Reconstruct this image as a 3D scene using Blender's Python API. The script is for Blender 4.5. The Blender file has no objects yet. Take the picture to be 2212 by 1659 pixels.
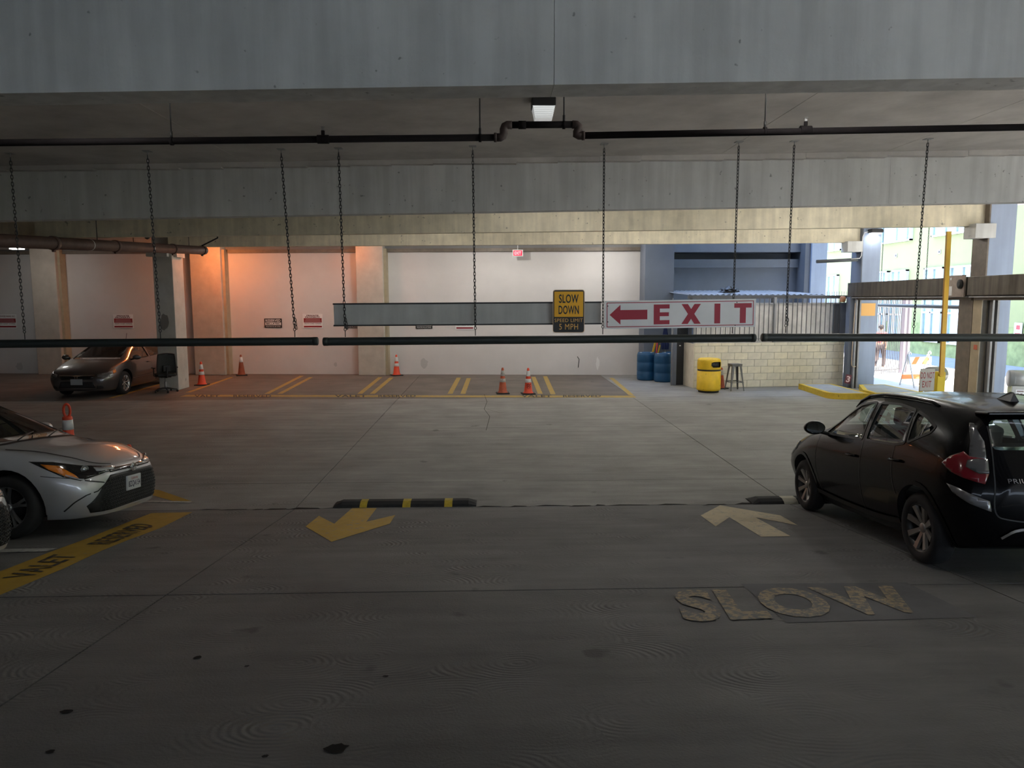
import bpy, bmesh, math, random
from math import pi, sin, cos, tan, radians as R_, sqrt, atan2
from mathutils import Vector, Matrix, noise
from mathutils.bvhtree import BVHTree
from mathutils.geometry import delaunay_2d_cdt
random.seed(7)
scn = bpy.context.scene
C = scn.collection

# ------------------------------------------------------------------ camera, sky, sun, exposure
EYE = Vector((0, 0, 2.56)); FPX = 1600.0
PITCH, YAW, ROLL = R_(6.47), R_(1.65), R_(.15)
fw = Vector((sin(YAW)*cos(PITCH), cos(YAW)*cos(PITCH), -sin(PITCH)))
r0 = Vector((cos(YAW), -sin(YAW), 0)); u0 = r0.cross(fw)
rt = r0*cos(ROLL) - u0*sin(ROLL); up = u0*cos(ROLL) + r0*sin(ROLL)
cam = bpy.data.cameras.new('camera'); co = bpy.data.objects.new('camera', cam); C.objects.link(co)
co.matrix_world = Matrix(((rt.x, up.x, -fw.x, 0), (rt.y, up.y, -fw.y, 0), (rt.z, up.z, -fw.z, EYE.z), (0, 0, 0, 1)))
cam.sensor_width = 36; cam.lens = 36*FPX/2212; cam.clip_start = .05; cam.clip_end = 400
scn.camera = co

SKY_STRENGTH = 2.6; SUN_STRENGTH = 9.0; EXPOSURE = 2.1
w = bpy.data.worlds.new('sky'); scn.world = w; w.use_nodes = True
wn = w.node_tree.nodes; wl = w.node_tree.links
bg = wn['Background']; tc = wn.new('ShaderNodeTexCoord'); sx = wn.new('ShaderNodeSeparateXYZ'); rp = wn.new('ShaderNodeValToRGB')
wl.new(tc.outputs['Generated'], sx.inputs[0]); wl.new(sx.outputs['Z'], rp.inputs[0])
rp.color_ramp.elements[0].color = (.62, .70, .80, 1); rp.color_ramp.elements[0].position = 0
rp.color_ramp.elements[1].color = (.40, .58, .95, 1); rp.color_ramp.elements[1].position = .9
wl.new(rp.outputs[0], bg.inputs[0]); bg.inputs[1].default_value = SKY_STRENGTH
sl = bpy.data.lights.new('sun', 'SUN'); sl.energy = SUN_STRENGTH; sl.angle = R_(.6); sl.color = (1, .94, .84)
so = bpy.data.objects.new('sun', sl); C.objects.link(so)
so.rotation_euler = Vector((-.12, .55, -1)).to_track_quat('-Z', 'Y').to_euler()
scn.view_settings.view_transform = 'Standard'; scn.view_settings.look = 'None'
scn.view_settings.exposure = EXPOSURE; scn.view_settings.gamma = 1; scn.view_settings.use_curve_mapping = False
scn.cycles.use_denoising = True
scn.cycles.max_bounces = 10; scn.cycles.diffuse_bounces = 7; scn.cycles.glossy_bounces = 4
scn.cycles.transparent_max_bounces = 12; scn.cycles.sample_clamp_indirect = 8
scn.cycles.caustics_reflective = False; scn.cycles.caustics_refractive = False

# ------------------------------------------------------------------ the camera's own geometry, used to survey the place
def ray(px, py): return fw + rt*((px-1106)/FPX) - up*((py-829.5)/FPX)
def P(px, py, Y):
    d = ray(px, py); return EYE + d*(Y/d.y)
def G(px, py, z=0.0):
    d = ray(px, py); return EYE + d*((z-EYE.z)/d.z)
RK, RY0 = .105, 9.0
def RG(px, py):
    d = ray(px, py); p = EYE + d*((RK*RY0-EYE.z)/(d.z+RK*d.y)); return p if p.y < RY0 else G(px, py)
def SX(px, py, X):
    d = ray(px, py); return EYE + d*(X/d.x)
def gz(y): return RK*(RY0-y) if y < RY0 else 0.0

# ------------------------------------------------------------------ materials
_M = {}
def mat(name, col, rough=.6, metal=0., var=0., vscale=3., bump=0., bscale=40., coat=0., emit=0., alpha=1., streak=0., col2=None, spec=.5, detail=6, spots=0., bdist=.01, ecol=None):
    if name in _M: return _M[name]
    m = bpy.data.materials.new(name); m.use_nodes = True
    n = m.node_tree.nodes; l = m.node_tree.links; b = n['Principled BSDF']
    c = (*col, 1)
    b.inputs['Base Color'].default_value = c; b.inputs['Roughness'].default_value = rough
    b.inputs['Metallic'].default_value = metal; b.inputs['Coat Weight'].default_value = coat
    b.inputs['Specular IOR Level'].default_value = spec
    if coat: b.inputs['Coat Roughness'].default_value = .04
    if alpha < 1: b.inputs['Alpha'].default_value = alpha
    if emit:
        b.inputs['Emission Color'].default_value = (*(ecol or col), 1); b.inputs['Emission Strength'].default_value = emit
    t = n.new('ShaderNodeTexCoord'); src = t.outputs['Object']
    if var or streak or col2 or spots:
        nz = n.new('ShaderNodeTexNoise'); nz.inputs['Scale'].default_value = vscale; nz.inputs['Detail'].default_value = detail; nz.inputs['Roughness'].default_value = .62
        l.new(src, nz.inputs['Vector'])
        mx = n.new('ShaderNodeMix'); mx.data_type = 'RGBA'
        a = [max(0, v*(1-var)) for v in col]; z = col2 or [min(1, v*(1+var)) for v in col]
        if col2: a = list(col)
        mx.inputs['A'].default_value = (*a, 1); mx.inputs['B'].default_value = (*z, 1)
        rr = n.new('ShaderNodeMapRange'); rr.inputs['From Min'].default_value = .3; rr.inputs['From Max'].default_value = .7
        l.new(nz.outputs['Fac'], rr.inputs['Value']); l.new(rr.outputs[0], mx.inputs['Factor'])
        out = mx.outputs['Result']
        if streak:
            mp = n.new('ShaderNodeMapping'); mp.inputs['Scale'].default_value = (5, 5, .35); l.new(src, mp.inputs['Vector'])
            n2 = n.new('ShaderNodeTexNoise'); n2.inputs['Scale'].default_value = 1.6; n2.inputs['Detail'].default_value = 5; l.new(mp.outputs[0], n2.inputs['Vector'])
            r2 = n.new('ShaderNodeMapRange'); r2.inputs['From Min'].default_value = .38; r2.inputs['From Max'].default_value = .62
            r2.inputs['To Min'].default_value = 1-streak; r2.inputs['To Max'].default_value = 1+streak*.35; l.new(n2.outputs['Fac'], r2.inputs['Value'])
            m2 = n.new('ShaderNodeMix'); m2.data_type = 'RGBA'; m2.blend_type = 'MULTIPLY'; m2.inputs['Factor'].default_value = 1
            l.new(out, m2.inputs['A']); l.new(r2.outputs[0], m2.inputs['B']); out = m2.outputs['Result']
        if spots:
            v = n.new('ShaderNodeTexNoise'); v.inputs['Scale'].default_value = spots; v.inputs['Detail'].default_value = 2; l.new(src, v.inputs['Vector'])
            r3 = n.new('ShaderNodeMapRange'); r3.inputs['From Min'].default_value = .70; r3.inputs['From Max'].default_value = .75
            r3.inputs['To Min'].default_value = 1; r3.inputs['To Max'].default_value = .5; l.new(v.outputs['Fac'], r3.inputs['Value'])
            m3 = n.new('ShaderNodeMix'); m3.data_type = 'RGBA'; m3.blend_type = 'MULTIPLY'; m3.inputs['Factor'].default_value = 1
            l.new(out, m3.inputs['A']); l.new(r3.outputs[0], m3.inputs['B']); out = m3.outputs['Result']
        l.new(out, b.inputs['Base Color'])
    if bump:
        nb = n.new('ShaderNodeTexNoise'); nb.inputs['Scale'].default_value = bscale; nb.inputs['Detail'].default_value = 5; l.new(src, nb.inputs['Vector'])
        bp = n.new('ShaderNodeBump'); bp.inputs['Strength'].default_value = bump; bp.inputs['Distance'].default_value = bdist
        l.new(nb.outputs['Fac'], bp.inputs['Height']); l.new(bp.outputs[0], b.inputs['Normal'])
    _M[name] = m; return m

def floor_mat(name, col, swirl, rough=.75, worn=None):
    m = mat(name, col, rough, var=.22, vscale=.9, spots=0)
    n = m.node_tree.nodes; l = m.node_tree.links; b = n['Principled BSDF']
    t = [x for x in n if x.type == 'TEX_COORD'][0]; src = t.outputs['Object']
    # trowel swirls: fish-scale arcs
    mp = n.new('ShaderNodeMapping'); mp.inputs['Scale'].default_value = (1.5, 2.3, 1); l.new(src, mp.inputs['Vector'])
    nd = n.new('ShaderNodeTexNoise'); nd.inputs['Scale'].default_value = 2.5; nd.inputs['Detail'].default_value = 2; l.new(src, nd.inputs['Vector'])
    ad = n.new('ShaderNodeVectorMath'); ad.operation = 'MULTIPLY_ADD'; ad.inputs[1].default_value = (.2, .2, 0); l.new(nd.outputs['Color'], ad.inputs[0]); l.new(mp.outputs[0], ad.inputs[2])
    vo = n.new('ShaderNodeTexVoronoi'); vo.voronoi_dimensions = '2D'; vo.inputs['Scale'].default_value = 1; vo.inputs['Randomness'].default_value = .75; l.new(ad.outputs[0], vo.inputs['Vector'])
    mu = n.new('ShaderNodeMath'); mu.operation = 'MULTIPLY'; mu.inputs[1].default_value = 88; l.new(vo.outputs['Distance'], mu.inputs[0])
    si = n.new('ShaderNodeMath'); si.operation = 'SINE'; l.new(mu.outputs[0], si.inputs[0])
    # swirls come and go
    nm = n.new('ShaderNodeTexNoise'); nm.inputs['Scale'].default_value = 1.7; nm.inputs['Detail'].default_value = 3; l.new(src, nm.inputs['Vector'])
    rm = n.new('ShaderNodeMapRange'); rm.inputs['From Min'].default_value = .48; rm.inputs['From Max'].default_value = .66; l.new(nm.outputs['Fac'], rm.inputs['Value'])
    ms = n.new('ShaderNodeMath'); ms.operation = 'MULTIPLY'; l.new(si.outputs[0], ms.inputs[0]); l.new(rm.outputs[0], ms.inputs[1])
    nf = n.new('ShaderNodeTexNoise'); nf.inputs['Scale'].default_value = 70; nf.inputs['Detail'].default_value = 4; l.new(src, nf.inputs['Vector'])
    sm = n.new('ShaderNodeMath'); sm.operation = 'MULTIPLY_ADD'; sm.inputs[1].default_value = swirl; l.new(ms.outputs[0], sm.inputs[0]); l.new(nf.outputs['Fac'], sm.inputs[2])
    bp = n.new('ShaderNodeBump'); bp.inputs['Strength'].default_value = .6; bp.inputs['Distance'].default_value = .0065
    l.new(sm.outputs[0], bp.inputs['Height']); l.new(bp.outputs[0], b.inputs['Normal'])
    # long drag marks and stains in the colour
    mp2 = n.new('ShaderNodeMapping'); mp2.inputs['Scale'].default_value = (.8, 6, 1); l.new(src, mp2.inputs['Vector'])
    n2 = n.new('ShaderNodeTexNoise'); n2.inputs['Scale'].default_value = .8; n2.inputs['Detail'].default_value = 8; n2.inputs['Roughness'].default_value = .65; l.new(mp2.outputs[0], n2.inputs['Vector'])
    r2 = n.new('ShaderNodeMapRange'); r2.inputs['From Min'].default_value = .3; r2.inputs['From Max'].default_value = .7; r2.inputs['To Min'].default_value = .78; r2.inputs['To Max'].default_value = 1.15; l.new(n2.outputs['Fac'], r2.inputs['Value'])
    old = b.inputs['Base Color'].links[0].from_socket
    m2 = n.new('ShaderNodeMix'); m2.data_type = 'RGBA'; m2.blend_type = 'MULTIPLY'; m2.inputs['Factor'].default_value = 1
    l.new(old, m2.inputs['A']); l.new(r2.outputs[0], m2.inputs['B'])
    out = m2.outputs['Result']
    # oil spots
    v = n.new('ShaderNodeTexNoise'); v.inputs['Scale'].default_value = 2.1; v.inputs['Detail'].default_value = 3; l.new(src, v.inputs['Vector'])
    r3 = n.new('ShaderNodeMapRange'); r3.inputs['From Min'].default_value = .69; r3.inputs['From Max'].default_value = .74; r3.inputs['To Min'].default_value = 1; r3.inputs['To Max'].default_value = .55; l.new(v.outputs['Fac'], r3.inputs['Value'])
    m3 = n.new('ShaderNodeMix'); m3.data_type = 'RGBA'; m3.blend_type = 'MULTIPLY'; m3.inputs['Factor'].default_value = 1
    l.new(out, m3.inputs['A']); l.new(r3.outputs[0], m3.inputs['B']); l.new(m3.outputs['Result'], b.inputs['Base Color'])
    return m

def worn_paint(name, col, under, thr=.5, scale=9, soft=.08):
    """paint that has rubbed through to the concrete in places"""
    m = mat(name, col, .7, var=.12, vscale=6)
    n = m.node_tree.nodes; l = m.node_tree.links; b = n['Principled BSDF']
    t = [x for x in n if x.type == 'TEX_COORD'][0]
    nz = n.new('ShaderNodeTexNoise'); nz.inputs['Scale'].default_value = scale; nz.inputs['Detail'].default_value = 9; nz.inputs['Roughness'].default_value = .7; l.new(t.outputs['Object'], nz.inputs['Vector'])
    rr = n.new('ShaderNodeMapRange'); rr.inputs['From Min'].default_value = thr-soft; rr.inputs['From Max'].default_value = thr+soft; l.new(nz.outputs['Fac'], rr.inputs['Value'])
    old = b.inputs['Base Color'].links[0].from_socket
    mx = n.new('ShaderNodeMix'); mx.data_type = 'RGBA'; mx.inputs['B'].default_value = (*under, 1)
    l.new(old, mx.inputs['A']); l.new(rr.outputs[0], mx.inputs['Factor']); l.new(mx.outputs['Result'], b.inputs['Base Color'])
    return m

def glass_mat(name, tint=(.75, .82, .8), through=.8, rough=.0):
    if name in _M: return _M[name]
    m = bpy.data.materials.new(name); m.use_nodes = True
    n = m.node_tree.nodes; l = m.node_tree.links; n.remove(n['Principled BSDF'])
    o = n['Material Output']; tr = n.new('ShaderNodeBsdfTransparent'); tr.inputs[0].default_value = (*[through*v for v in tint], 1)
    g = n.new('ShaderNodeBsdfGlossy'); g.inputs['Roughness'].default_value = rough; g.inputs['Color'].default_value = (1, 1, 1, 1)
    f = n.new('ShaderNodeFresnel'); ge = n.new('ShaderNodeNewGeometry'); mr = n.new('ShaderNodeMapRange'); mr.inputs['To Min'].default_value = 1.5; mr.inputs['To Max'].default_value = 1/1.5; l.new(ge.outputs['Backfacing'], mr.inputs['Value']); l.new(mr.outputs[0], f.inputs['IOR'])   # the same mirror strength from both faces of a thin pane
    mx = n.new('ShaderNodeMixShader'); l.new(f.outputs[0], mx.inputs[0]); l.new(tr.outputs[0], mx.inputs[1]); l.new(g.outputs[0], mx.inputs[2]); l.new(mx.outputs[0], o.inputs[0])
    _M[name] = m; return m

# ------------------------------------------------------------------ object helpers
def tag(o, label=None, cat=None, group=None, kind=None):
    if label: o['label'] = label
    if cat: o['category'] = cat
    if group: o['group'] = group
    if kind: o['kind'] = kind
    return o
def empty(name, loc=(0, 0, 0), rz=0, label=None, cat=None, group=None, kind=None):
    o = bpy.data.objects.new(name, None); C.objects.link(o); o.location = loc; o.rotation_euler = (0, 0, rz); o.empty_display_size = .1
    return tag(o, label, cat, group, kind)
def mobj(name, verts, faces, m, parent=None, smooth=False, **kw):
    me = bpy.data.meshes.new(name); me.from_pydata([tuple(v) for v in verts], [], faces)
    if m: me.materials.append(m)
    if smooth: me.polygons.foreach_set('use_smooth', [True]*len(me.polygons))
    me.update(); o = bpy.data.objects.new(name, me); C.objects.link(o)
    if parent: o.parent = parent
    return tag(o, **kw)
class MB:
    """collects shapes of one part, then links them as one mesh object"""
    def __init__(s): s.v = []; s.f = []; s.sm = []
    def add(s, v, f, smooth=False, M=None):
        b = len(s.v); s.v += [(M @ Vector(p)) if M else Vector(p) for p in v]; s.f += [tuple(i+b for i in q) for q in f]; s.sm += [smooth]*len(f); return s
    def box(s, x0, x1, y0, y1, z0, z1, M=None, bev=0.0):
        if bev > 0:
            bm = bmesh.new(); bmesh.ops.create_cube(bm, size=1)
            for v in bm.verts: v.co = Vector(((x0+x1)/2+v.co.x*(x1-x0), (y0+y1)/2+v.co.y*(y1-y0), (z0+z1)/2+v.co.z*(z1-z0)))
            bmesh.ops.bevel(bm, geom=bm.edges[:], offset=bev, segments=2, profile=.5, affect='EDGES')
            vs = [v.co.copy() for v in bm.verts]; fs = [[q.index for q in f.verts] for f in bm.faces]; bm.free(); return s.add(vs, fs, False, M)
        v = [(x, y, z) for x in (x0, x1) for y in (y0, y1) for z in (z0, z1)]
        return s.add(v, [(0, 1, 3, 2), (4, 6, 7, 5), (0, 4, 5, 1), (2, 3, 7, 6), (0, 2, 6, 4), (1, 5, 7, 3)], False, M)
    def prism(s, poly, z0, z1, M=None):
        n = len(poly); v = [(x, y, z0) for x, y in poly]+[(x, y, z1) for x, y in poly]
        return s.add(v, [tuple(range(n))[::-1], tuple(range(n, 2*n))]+[(i, (i+1) % n, n+(i+1) % n, n+i) for i in range(n)], False, M)
    def lathe(s, prof, n=24, M=None, smooth=True, caps=True):
        v = []; f = []; k = len(prof)
        for i in range(n):
            a = 2*pi*i/n
            for r, z in prof: v.append((r*cos(a), r*sin(a), z))
        for i in range(n):
            j = (i+1) % n
            for q in range(k-1): f.append((i*k+q, j*k+q, j*k+q+1, i*k+q+1))
        s.add(v, f, smooth, M)
        if caps:
            b = len(s.v)-n*k
            if prof[0][0] > 1e-5: s.f.append(tuple(b+i*k for i in range(n))[::-1]); s.sm.append(False)
            if prof[-1][0] > 1e-5: s.f.append(tuple(b+i*k+k-1 for i in range(n))); s.sm.append(False)
        return s
    def tube(s, pts, r, n=10, closed=False, smooth=True, caps=True, rs=None):
        pts = [Vector(p) for p in pts]; N = len(pts); v = []; f = []
        t0 = None; nrm = None
        for i, p in enumerate(pts):
            a = pts[(i-1) % N] if (closed or i > 0) else p; b = pts[(i+1) % N] if (closed or i < N-1) else p
            t = (b-a).normalized()
            if nrm is None:
                nrm = t.orthogonal().normalized()
            else:
                nrm = (nrm-t*nrm.dot(t)); nrm = nrm.normalized() if nrm.length > 1e-6 else t.orthogonal().normalized()
            bn = t.cross(nrm); rr = rs[i] if rs else r
            for k in range(n):
                an = 2*pi*k/n; v.append(p+(nrm*cos(an)+bn*sin(an))*rr)
        for i in range(N if closed else N-1):
            j = (i+1) % N
            for k in range(n): f.append((i*n+k, i*n+(k+1) % n, j*n+(k+1) % n, j*n+k))
        b0 = len(s.v); s.add(v, f, smooth)
        if caps and not closed:
            s.f.append(tuple(b0+k for k in range(n))[::-1]); s.f.append(tuple(b0+(N-1)*n+k for k in range(n))); s.sm += [False, False]
        return s
    def build(s, name, m, parent=None, **kw):
        o = mobj(name, s.v, s.f, m, parent); o.data.polygons.foreach_set('use_smooth', s.sm); o.data.update(); return tag(o, **kw)
def T(x=0, y=0, z=0): return Matrix.Translation((x, y, z))
def RX(a): return Matrix.Rotation(a, 4, 'X')
def RYm(a): return Matrix.Rotation(a, 4, 'Y')
def RZ(a): return Matrix.Rotation(a, 4, 'Z')
def box(name, x0, x1, y0, y1, z0, z1, m, parent=None, bev=0, M=None, **kw):
    return MB().box(x0, x1, y0, y1, z0, z1, M, bev).build(name, m, parent, **kw)
def copy_tree(o, parent=None):
    c = o.copy(); C.objects.link(c)
    if parent: c.parent = parent
    for ch in o.children: copy_tree(ch, c)
    return c
_txt = {}
def text_geo(s, bold=0.0):
    """outline of a word as flat faces, in a box one high"""
    k = (s, bold)
    if k not in _txt:
        cu = bpy.data.curves.new('t', 'FONT'); cu.body = s; cu.align_x = 'LEFT'; cu.resolution_u = 4; cu.offset = bold; cu.space_character = 1.08
        o = bpy.data.objects.new('t', cu); C.objects.link(o); bpy.context.view_layer.update()
        me = bpy.data.meshes.new_from_object(o.evaluated_get(bpy.context.evaluated_depsgraph_get()))
        vs = [v.co.copy() for v in me.vertices]; fs = [tuple(p.vertices) for p in me.polygons]
        C.objects.unlink(o); bpy.data.objects.remove(o); bpy.data.meshes.remove(me); bpy.data.curves.remove(cu)
        x0 = min(v.x for v in vs); x1 = max(v.x for v in vs); y0 = min(v.y for v in vs); y1 = max(v.y for v in vs)
        _txt[k] = ([((v.x-x0)/(x1-x0), (v.y-y0)/(y1-y0)) for v in vs], fs)
    return _txt[k]
def text_on(mb, s, x0, x1, z0, z1, y=0., bold=.02, M=None, th=.0):
    """lettering standing in the xz plane facing -y"""
    vs, fs = text_geo(s, bold)
    v = [(x0+(x1-x0)*a, y, z0+(z1-z0)*b) for a, b in vs]
    return mb.add(v, fs, False, M)
def tilt_box(name, x0, x1, y0, y1, zb0, zb1, zt0, zt1, m, parent=None, **kw):
    """a box whose bottom and top run from one height at x0 to another at x1"""
    v = [(x0, y0, zb0), (x0, y0, zt0), (x0, y1, zb0), (x0, y1, zt0), (x1, y0, zb1), (x1, y0, zt1), (x1, y1, zb1), (x1, y1, zt1)]
    return mobj(name, v, [(0, 1, 3, 2), (4, 6, 7, 5), (0, 4, 5, 1), (2, 3, 7, 6), (0, 2, 6, 4), (1, 5, 7, 3)], m, parent, **kw)
def quad_slab(name, pts, th, m, parent=None, **kw):
    """a flat polygon given by its corner points, th thick downwards"""
    n = len(pts); v = [Vector(p) for p in pts]+[Vector(p)-Vector((0, 0, th)) for p in pts]
    return mobj(name, v, [tuple(range(n)), tuple(range(n, 2*n))[::-1]]+[(i, n+i, n+(i+1) % n, (i+1) % n) for i in range(n)], m, parent, **kw)
# ------------------------------------------------------------------ the building
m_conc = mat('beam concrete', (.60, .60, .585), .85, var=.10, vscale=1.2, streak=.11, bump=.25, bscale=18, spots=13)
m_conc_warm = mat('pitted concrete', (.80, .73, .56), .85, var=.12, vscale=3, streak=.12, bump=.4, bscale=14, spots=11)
m_ceil = mat('ceiling concrete', (.50, .475, .45), .85, var=.2, vscale=1.4, bump=.3, bscale=9)
m_col = mat('column concrete', (.50, .49, .45), .85, var=.16, vscale=2.2, bump=.3, bscale=12, spots=3)
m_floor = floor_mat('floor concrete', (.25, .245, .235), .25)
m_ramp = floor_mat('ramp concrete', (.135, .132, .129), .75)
m_stain = floor_mat('stained stall concrete', (.15, .128, .112), .25)
m_sub = mat('joint filler', (.05, .048, .045), .95)
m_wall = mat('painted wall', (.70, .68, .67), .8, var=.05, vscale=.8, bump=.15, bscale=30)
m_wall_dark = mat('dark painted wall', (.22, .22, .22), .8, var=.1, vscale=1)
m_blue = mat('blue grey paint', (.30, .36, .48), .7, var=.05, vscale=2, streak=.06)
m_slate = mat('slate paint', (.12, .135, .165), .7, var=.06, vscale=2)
m_steel = mat('brown steel', (.17, .14, .11), .55, var=.2, vscale=6)
m_tan = mat('tan steel', (.42, .35, .24), .6, var=.12, vscale=4)

fl = empty('floor', label='grey concrete slab floor of the garage with a ramp up to the camera', kind='structure')
g = .006
XS = [-22, -14.8, -8.62, -2.43, 3.74, 9.9]; YF = [9.0, 10.31, 14.76, 19.3, 23.6, 27.2]
def slab(x0, x1, y0, y1, z0, z1, m, par=fl, th=.1):
    v = [(x0, y0, z0), (x1, y0, z0), (x1, y1, z1), (x0, y1, z1)]
    quad_slab('slab', v, th, m, par)
for i in range(len(XS)-1):
    for j in range(len(YF)-1):
        slab(XS[i]+g, XS[i+1]-g, YF[j]+g, YF[j+1]-g, 0, 0, m_stain if YF[j] > 19 and XS[i] < 3 else m_floor)
for j in range(len(YF)-1):
    slab(9.9+g, 10.9, YF[j]+g, YF[j+1]-g, 0, 0, m_floor)
YR = [-8.5, -3.0, 1.2, 5.39, 9.0]
for i in range(len(XS)-1):
    for j in range(len(YR)-1):
        y0, y1 = YR[j]+g, YR[j+1]-g*2
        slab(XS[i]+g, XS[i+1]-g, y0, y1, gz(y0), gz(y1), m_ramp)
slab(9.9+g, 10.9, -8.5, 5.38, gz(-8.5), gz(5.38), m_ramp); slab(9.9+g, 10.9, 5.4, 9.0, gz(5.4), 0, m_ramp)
quad_slab('slab_bed', [(-22, 9, -.02), (10.9, 9, -.02), (10.9, 27.2, -.02), (-22, 27.2, -.02)], .3, m_sub, fl)
quad_slab('slab_bed', [(-22, -8.5, gz(-8.5)-.02), (10.9, -8.5, gz(-8.5)-.02), (10.9, 9, -.02), (-22, 9, -.02)], .3, m_sub, fl)
# ragged patching along the fold between ramp and floor
mp = MB()
x = -3.6
while x < 3.4:
    L = random.uniform(.12, .6); w_ = random.uniform(.012, .045); o_ = random.uniform(-.03, .03)
    if not (-1.9 < x < -.3): mp.add([(x, 9.0+o_-w_, .0045), (x+L, 9.0+o_*.5-w_*.4, .0045), (x+L*.9, 9.0+o_*.3+w_*.5, .0045), (x+L*.3, 9.0+o_+w_, .0045)], [(0, 1, 2, 3)])
    x += L*random.uniform(.8, 1.4)
mp.build('crack', mat('crack filler', (.035, .033, .03), .95, spec=.05), fl, kind='stuff')

for pl_ in (((1046, 852), (1052, 868), (1046, 884), (1058, 900), (1050, 930)), ((1052, 884), (1080, 892), (1092, 890))):
    q = [G(*a) for a in pl_]; mb = MB()
    for a, b in zip(q[:-1], q[1:]):
        n_ = (b-a).xy.orthogonal().normalized().to_3d()*.005; u_ = Vector((0, 0, .003)); mb.add([a-n_+u_, b-n_+u_, b+n_+u_, a+n_+u_], [(0, 1, 2, 3)])
    mb.build('crack', bpy.data.materials['crack filler'], fl, kind='stuff')

# ceiling slab in panels, following the gentle fall of the deck
def cz(x): return 4.65+.0185*x
ce = empty('ceiling', label='smooth grey concrete deck soffit crossed by beams', kind='structure')
CXS = [-22, -16, -9.7, -3.6, 3.45, 5.95, 13.3]
for (ya, yb) in ((-8.5, 5.2), (5.2, 11.5), (11.5, 15.7), (15.7, 21.4)):
    for i in range(len(CXS)-1):
        a, b = CXS[i]+.004, CXS[i+1]-.004
        if i == len(CXS)-2: b = 13.3 if ya > 9 else 12.0
        tilt_box('ceiling_panel', a, b, ya+.004, yb-.004, cz(a), cz(b), cz(a)+.2, cz(b)+.2, m_ceil, ce)
tilt_box('ceiling_panel', -22, 5.3, 21.4, 27.2, cz(-22), cz(5.3), cz(-22)+.2, cz(5.3)+.2, m_ceil, ce)
tilt_box('ceiling_topping', -22, 13.3, -8.5, 21.4, cz(-22)+.2, cz(13.3)+.2, cz(-22)+.45, cz(13.3)+.45, m_ceil, ce)

def beam(x0, x1, y0, y1, f, m, name='ceiling_beam', label=None, joints=()):
    b = empty(name, label=label, kind='structure')
    xs = [x0, *joints, x1]
    for i in range(len(xs)-1):
        a, c = xs[i]+(.0015 if i else 0), xs[i+1]-(.0015 if i < len(xs)-2 else 0)
        tilt_box('beam_segment', a, c, y0, y1, f(a), f(c), cz(a)+.02, cz(c)+.02, m, b)
    return b
beam(-22, 12, 5.08, 5.38, lambda x: 3.965+.0205*x, m_conc, label='nearest deep concrete beam across the top of the picture', joints=(-5.9, .43, 6.6))
beam(-22, 12.6, 11.4, 11.62, lambda x: 3.885+.0185*x, m_conc, label='second grey concrete beam, behind the row of chains', joints=(-6.3, 6.1))
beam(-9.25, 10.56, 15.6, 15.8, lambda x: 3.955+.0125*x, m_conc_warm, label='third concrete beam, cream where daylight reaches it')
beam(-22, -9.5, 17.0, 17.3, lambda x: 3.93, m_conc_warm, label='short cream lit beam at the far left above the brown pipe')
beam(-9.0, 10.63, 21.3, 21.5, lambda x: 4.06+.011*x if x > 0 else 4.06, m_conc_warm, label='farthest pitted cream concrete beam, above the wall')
# grout ledge where the deck bears on the second beam
mb = MB()
for i in range(40):
    a = -12+i*.62; b = a+.62
    mb.box(a, b, 11.28+random.uniform(-.01, .01), 11.42, cz(a)-.065+random.uniform(-.008, .008), cz(a)+.02)
mb.build('trim_1', m_ceil, kind='structure', label='thin ragged grout ledge along the top of the second beam')

# back wall, slightly turned
def WY(x): return 25.49-.081*x
wa = atan2(-.081, 1)
bw = empty('wall_back', (0, WY(0), 0), wa, label='pale grey painted wall at the far side of the garage', kind='structure')
wcos = cos(wa)
def wx(X): return X/wcos
box('wall_surface', wx(-23), wx(5.25), 0, .3, -.1, 4.28, m_wall, bw)
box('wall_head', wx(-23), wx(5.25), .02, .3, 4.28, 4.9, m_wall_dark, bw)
for a, b in ((-23, -15.9), (-14.9, -10.1), (-9.0, -4.5), (-3.48, 5.2)):
    box('head_channel', wx(a), wx(b), -.16, 0, 4.19, 4.30, m_steel, bw)
m_pil = mat('pilaster concrete', (.52, .48, .42), .85, var=.13, vscale=2.6, bump=.3, bscale=10)
for k, (a, b) in enumerate(((-15.85, -14.95), (-10.22, -9.15), (-4.5, -3.58))):
    pl = empty('pilaster', (a, WY(a), 0), wa, label=['rough concrete pilaster farthest left behind the grey sedan', 'concrete pilaster lit orange at its top by the hidden lamp', 'concrete pilaster just left of the grey hanging board'][k], kind='structure')
    box('shaft', 0, (b-a)/wcos, -.42, 0, 0, 4.62, m_pil, pl, bev=.02)
    box('edge_strip', (b-a)/wcos, (b-a)/wcos+.09, -.30, 0, 0, 4.30, m_tan, pl)

# side walls that are never seen but close the room
box('wall_left', -22.3, -22, -8.5, 27.5, -.1, 5.2, m_wall_dark, kind='structure')
box('wall_rear', -22, 12, -8.8, -8.5, 1.2, 4.25, m_wall_dark, kind='structure', label='unseen wall behind the camera, gap above it sized for daylight')  # height set by how much sky light comes in over it

# free-standing column on the left with corbels
cl = empty('column', (-9.0, 21.5, 0), 0, label='free standing concrete column beside the grey sedan', kind='structure')
box('shaft', -.55, 0, 0, .75, 0, 4.7, m_col, cl, bev=.015)
box('corbel', -.66, -.08, -.14, 0, 3.80, 3.98, m_col, cl); box('corbel', 0.0, .1, .1, .65, 3.80, 3.98, m_col, cl)
mobj('chipped_patch', [(-.3+.13*cos(a)*random.uniform(.7, 1.15), -.004, 1.95+.26*sin(a)*random.uniform(.7, 1.1)) for a in [i*pi/7 for i in range(14)]], [tuple(range(14))], mat('old patch', (.2, .18, .16), .9), cl)

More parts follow.
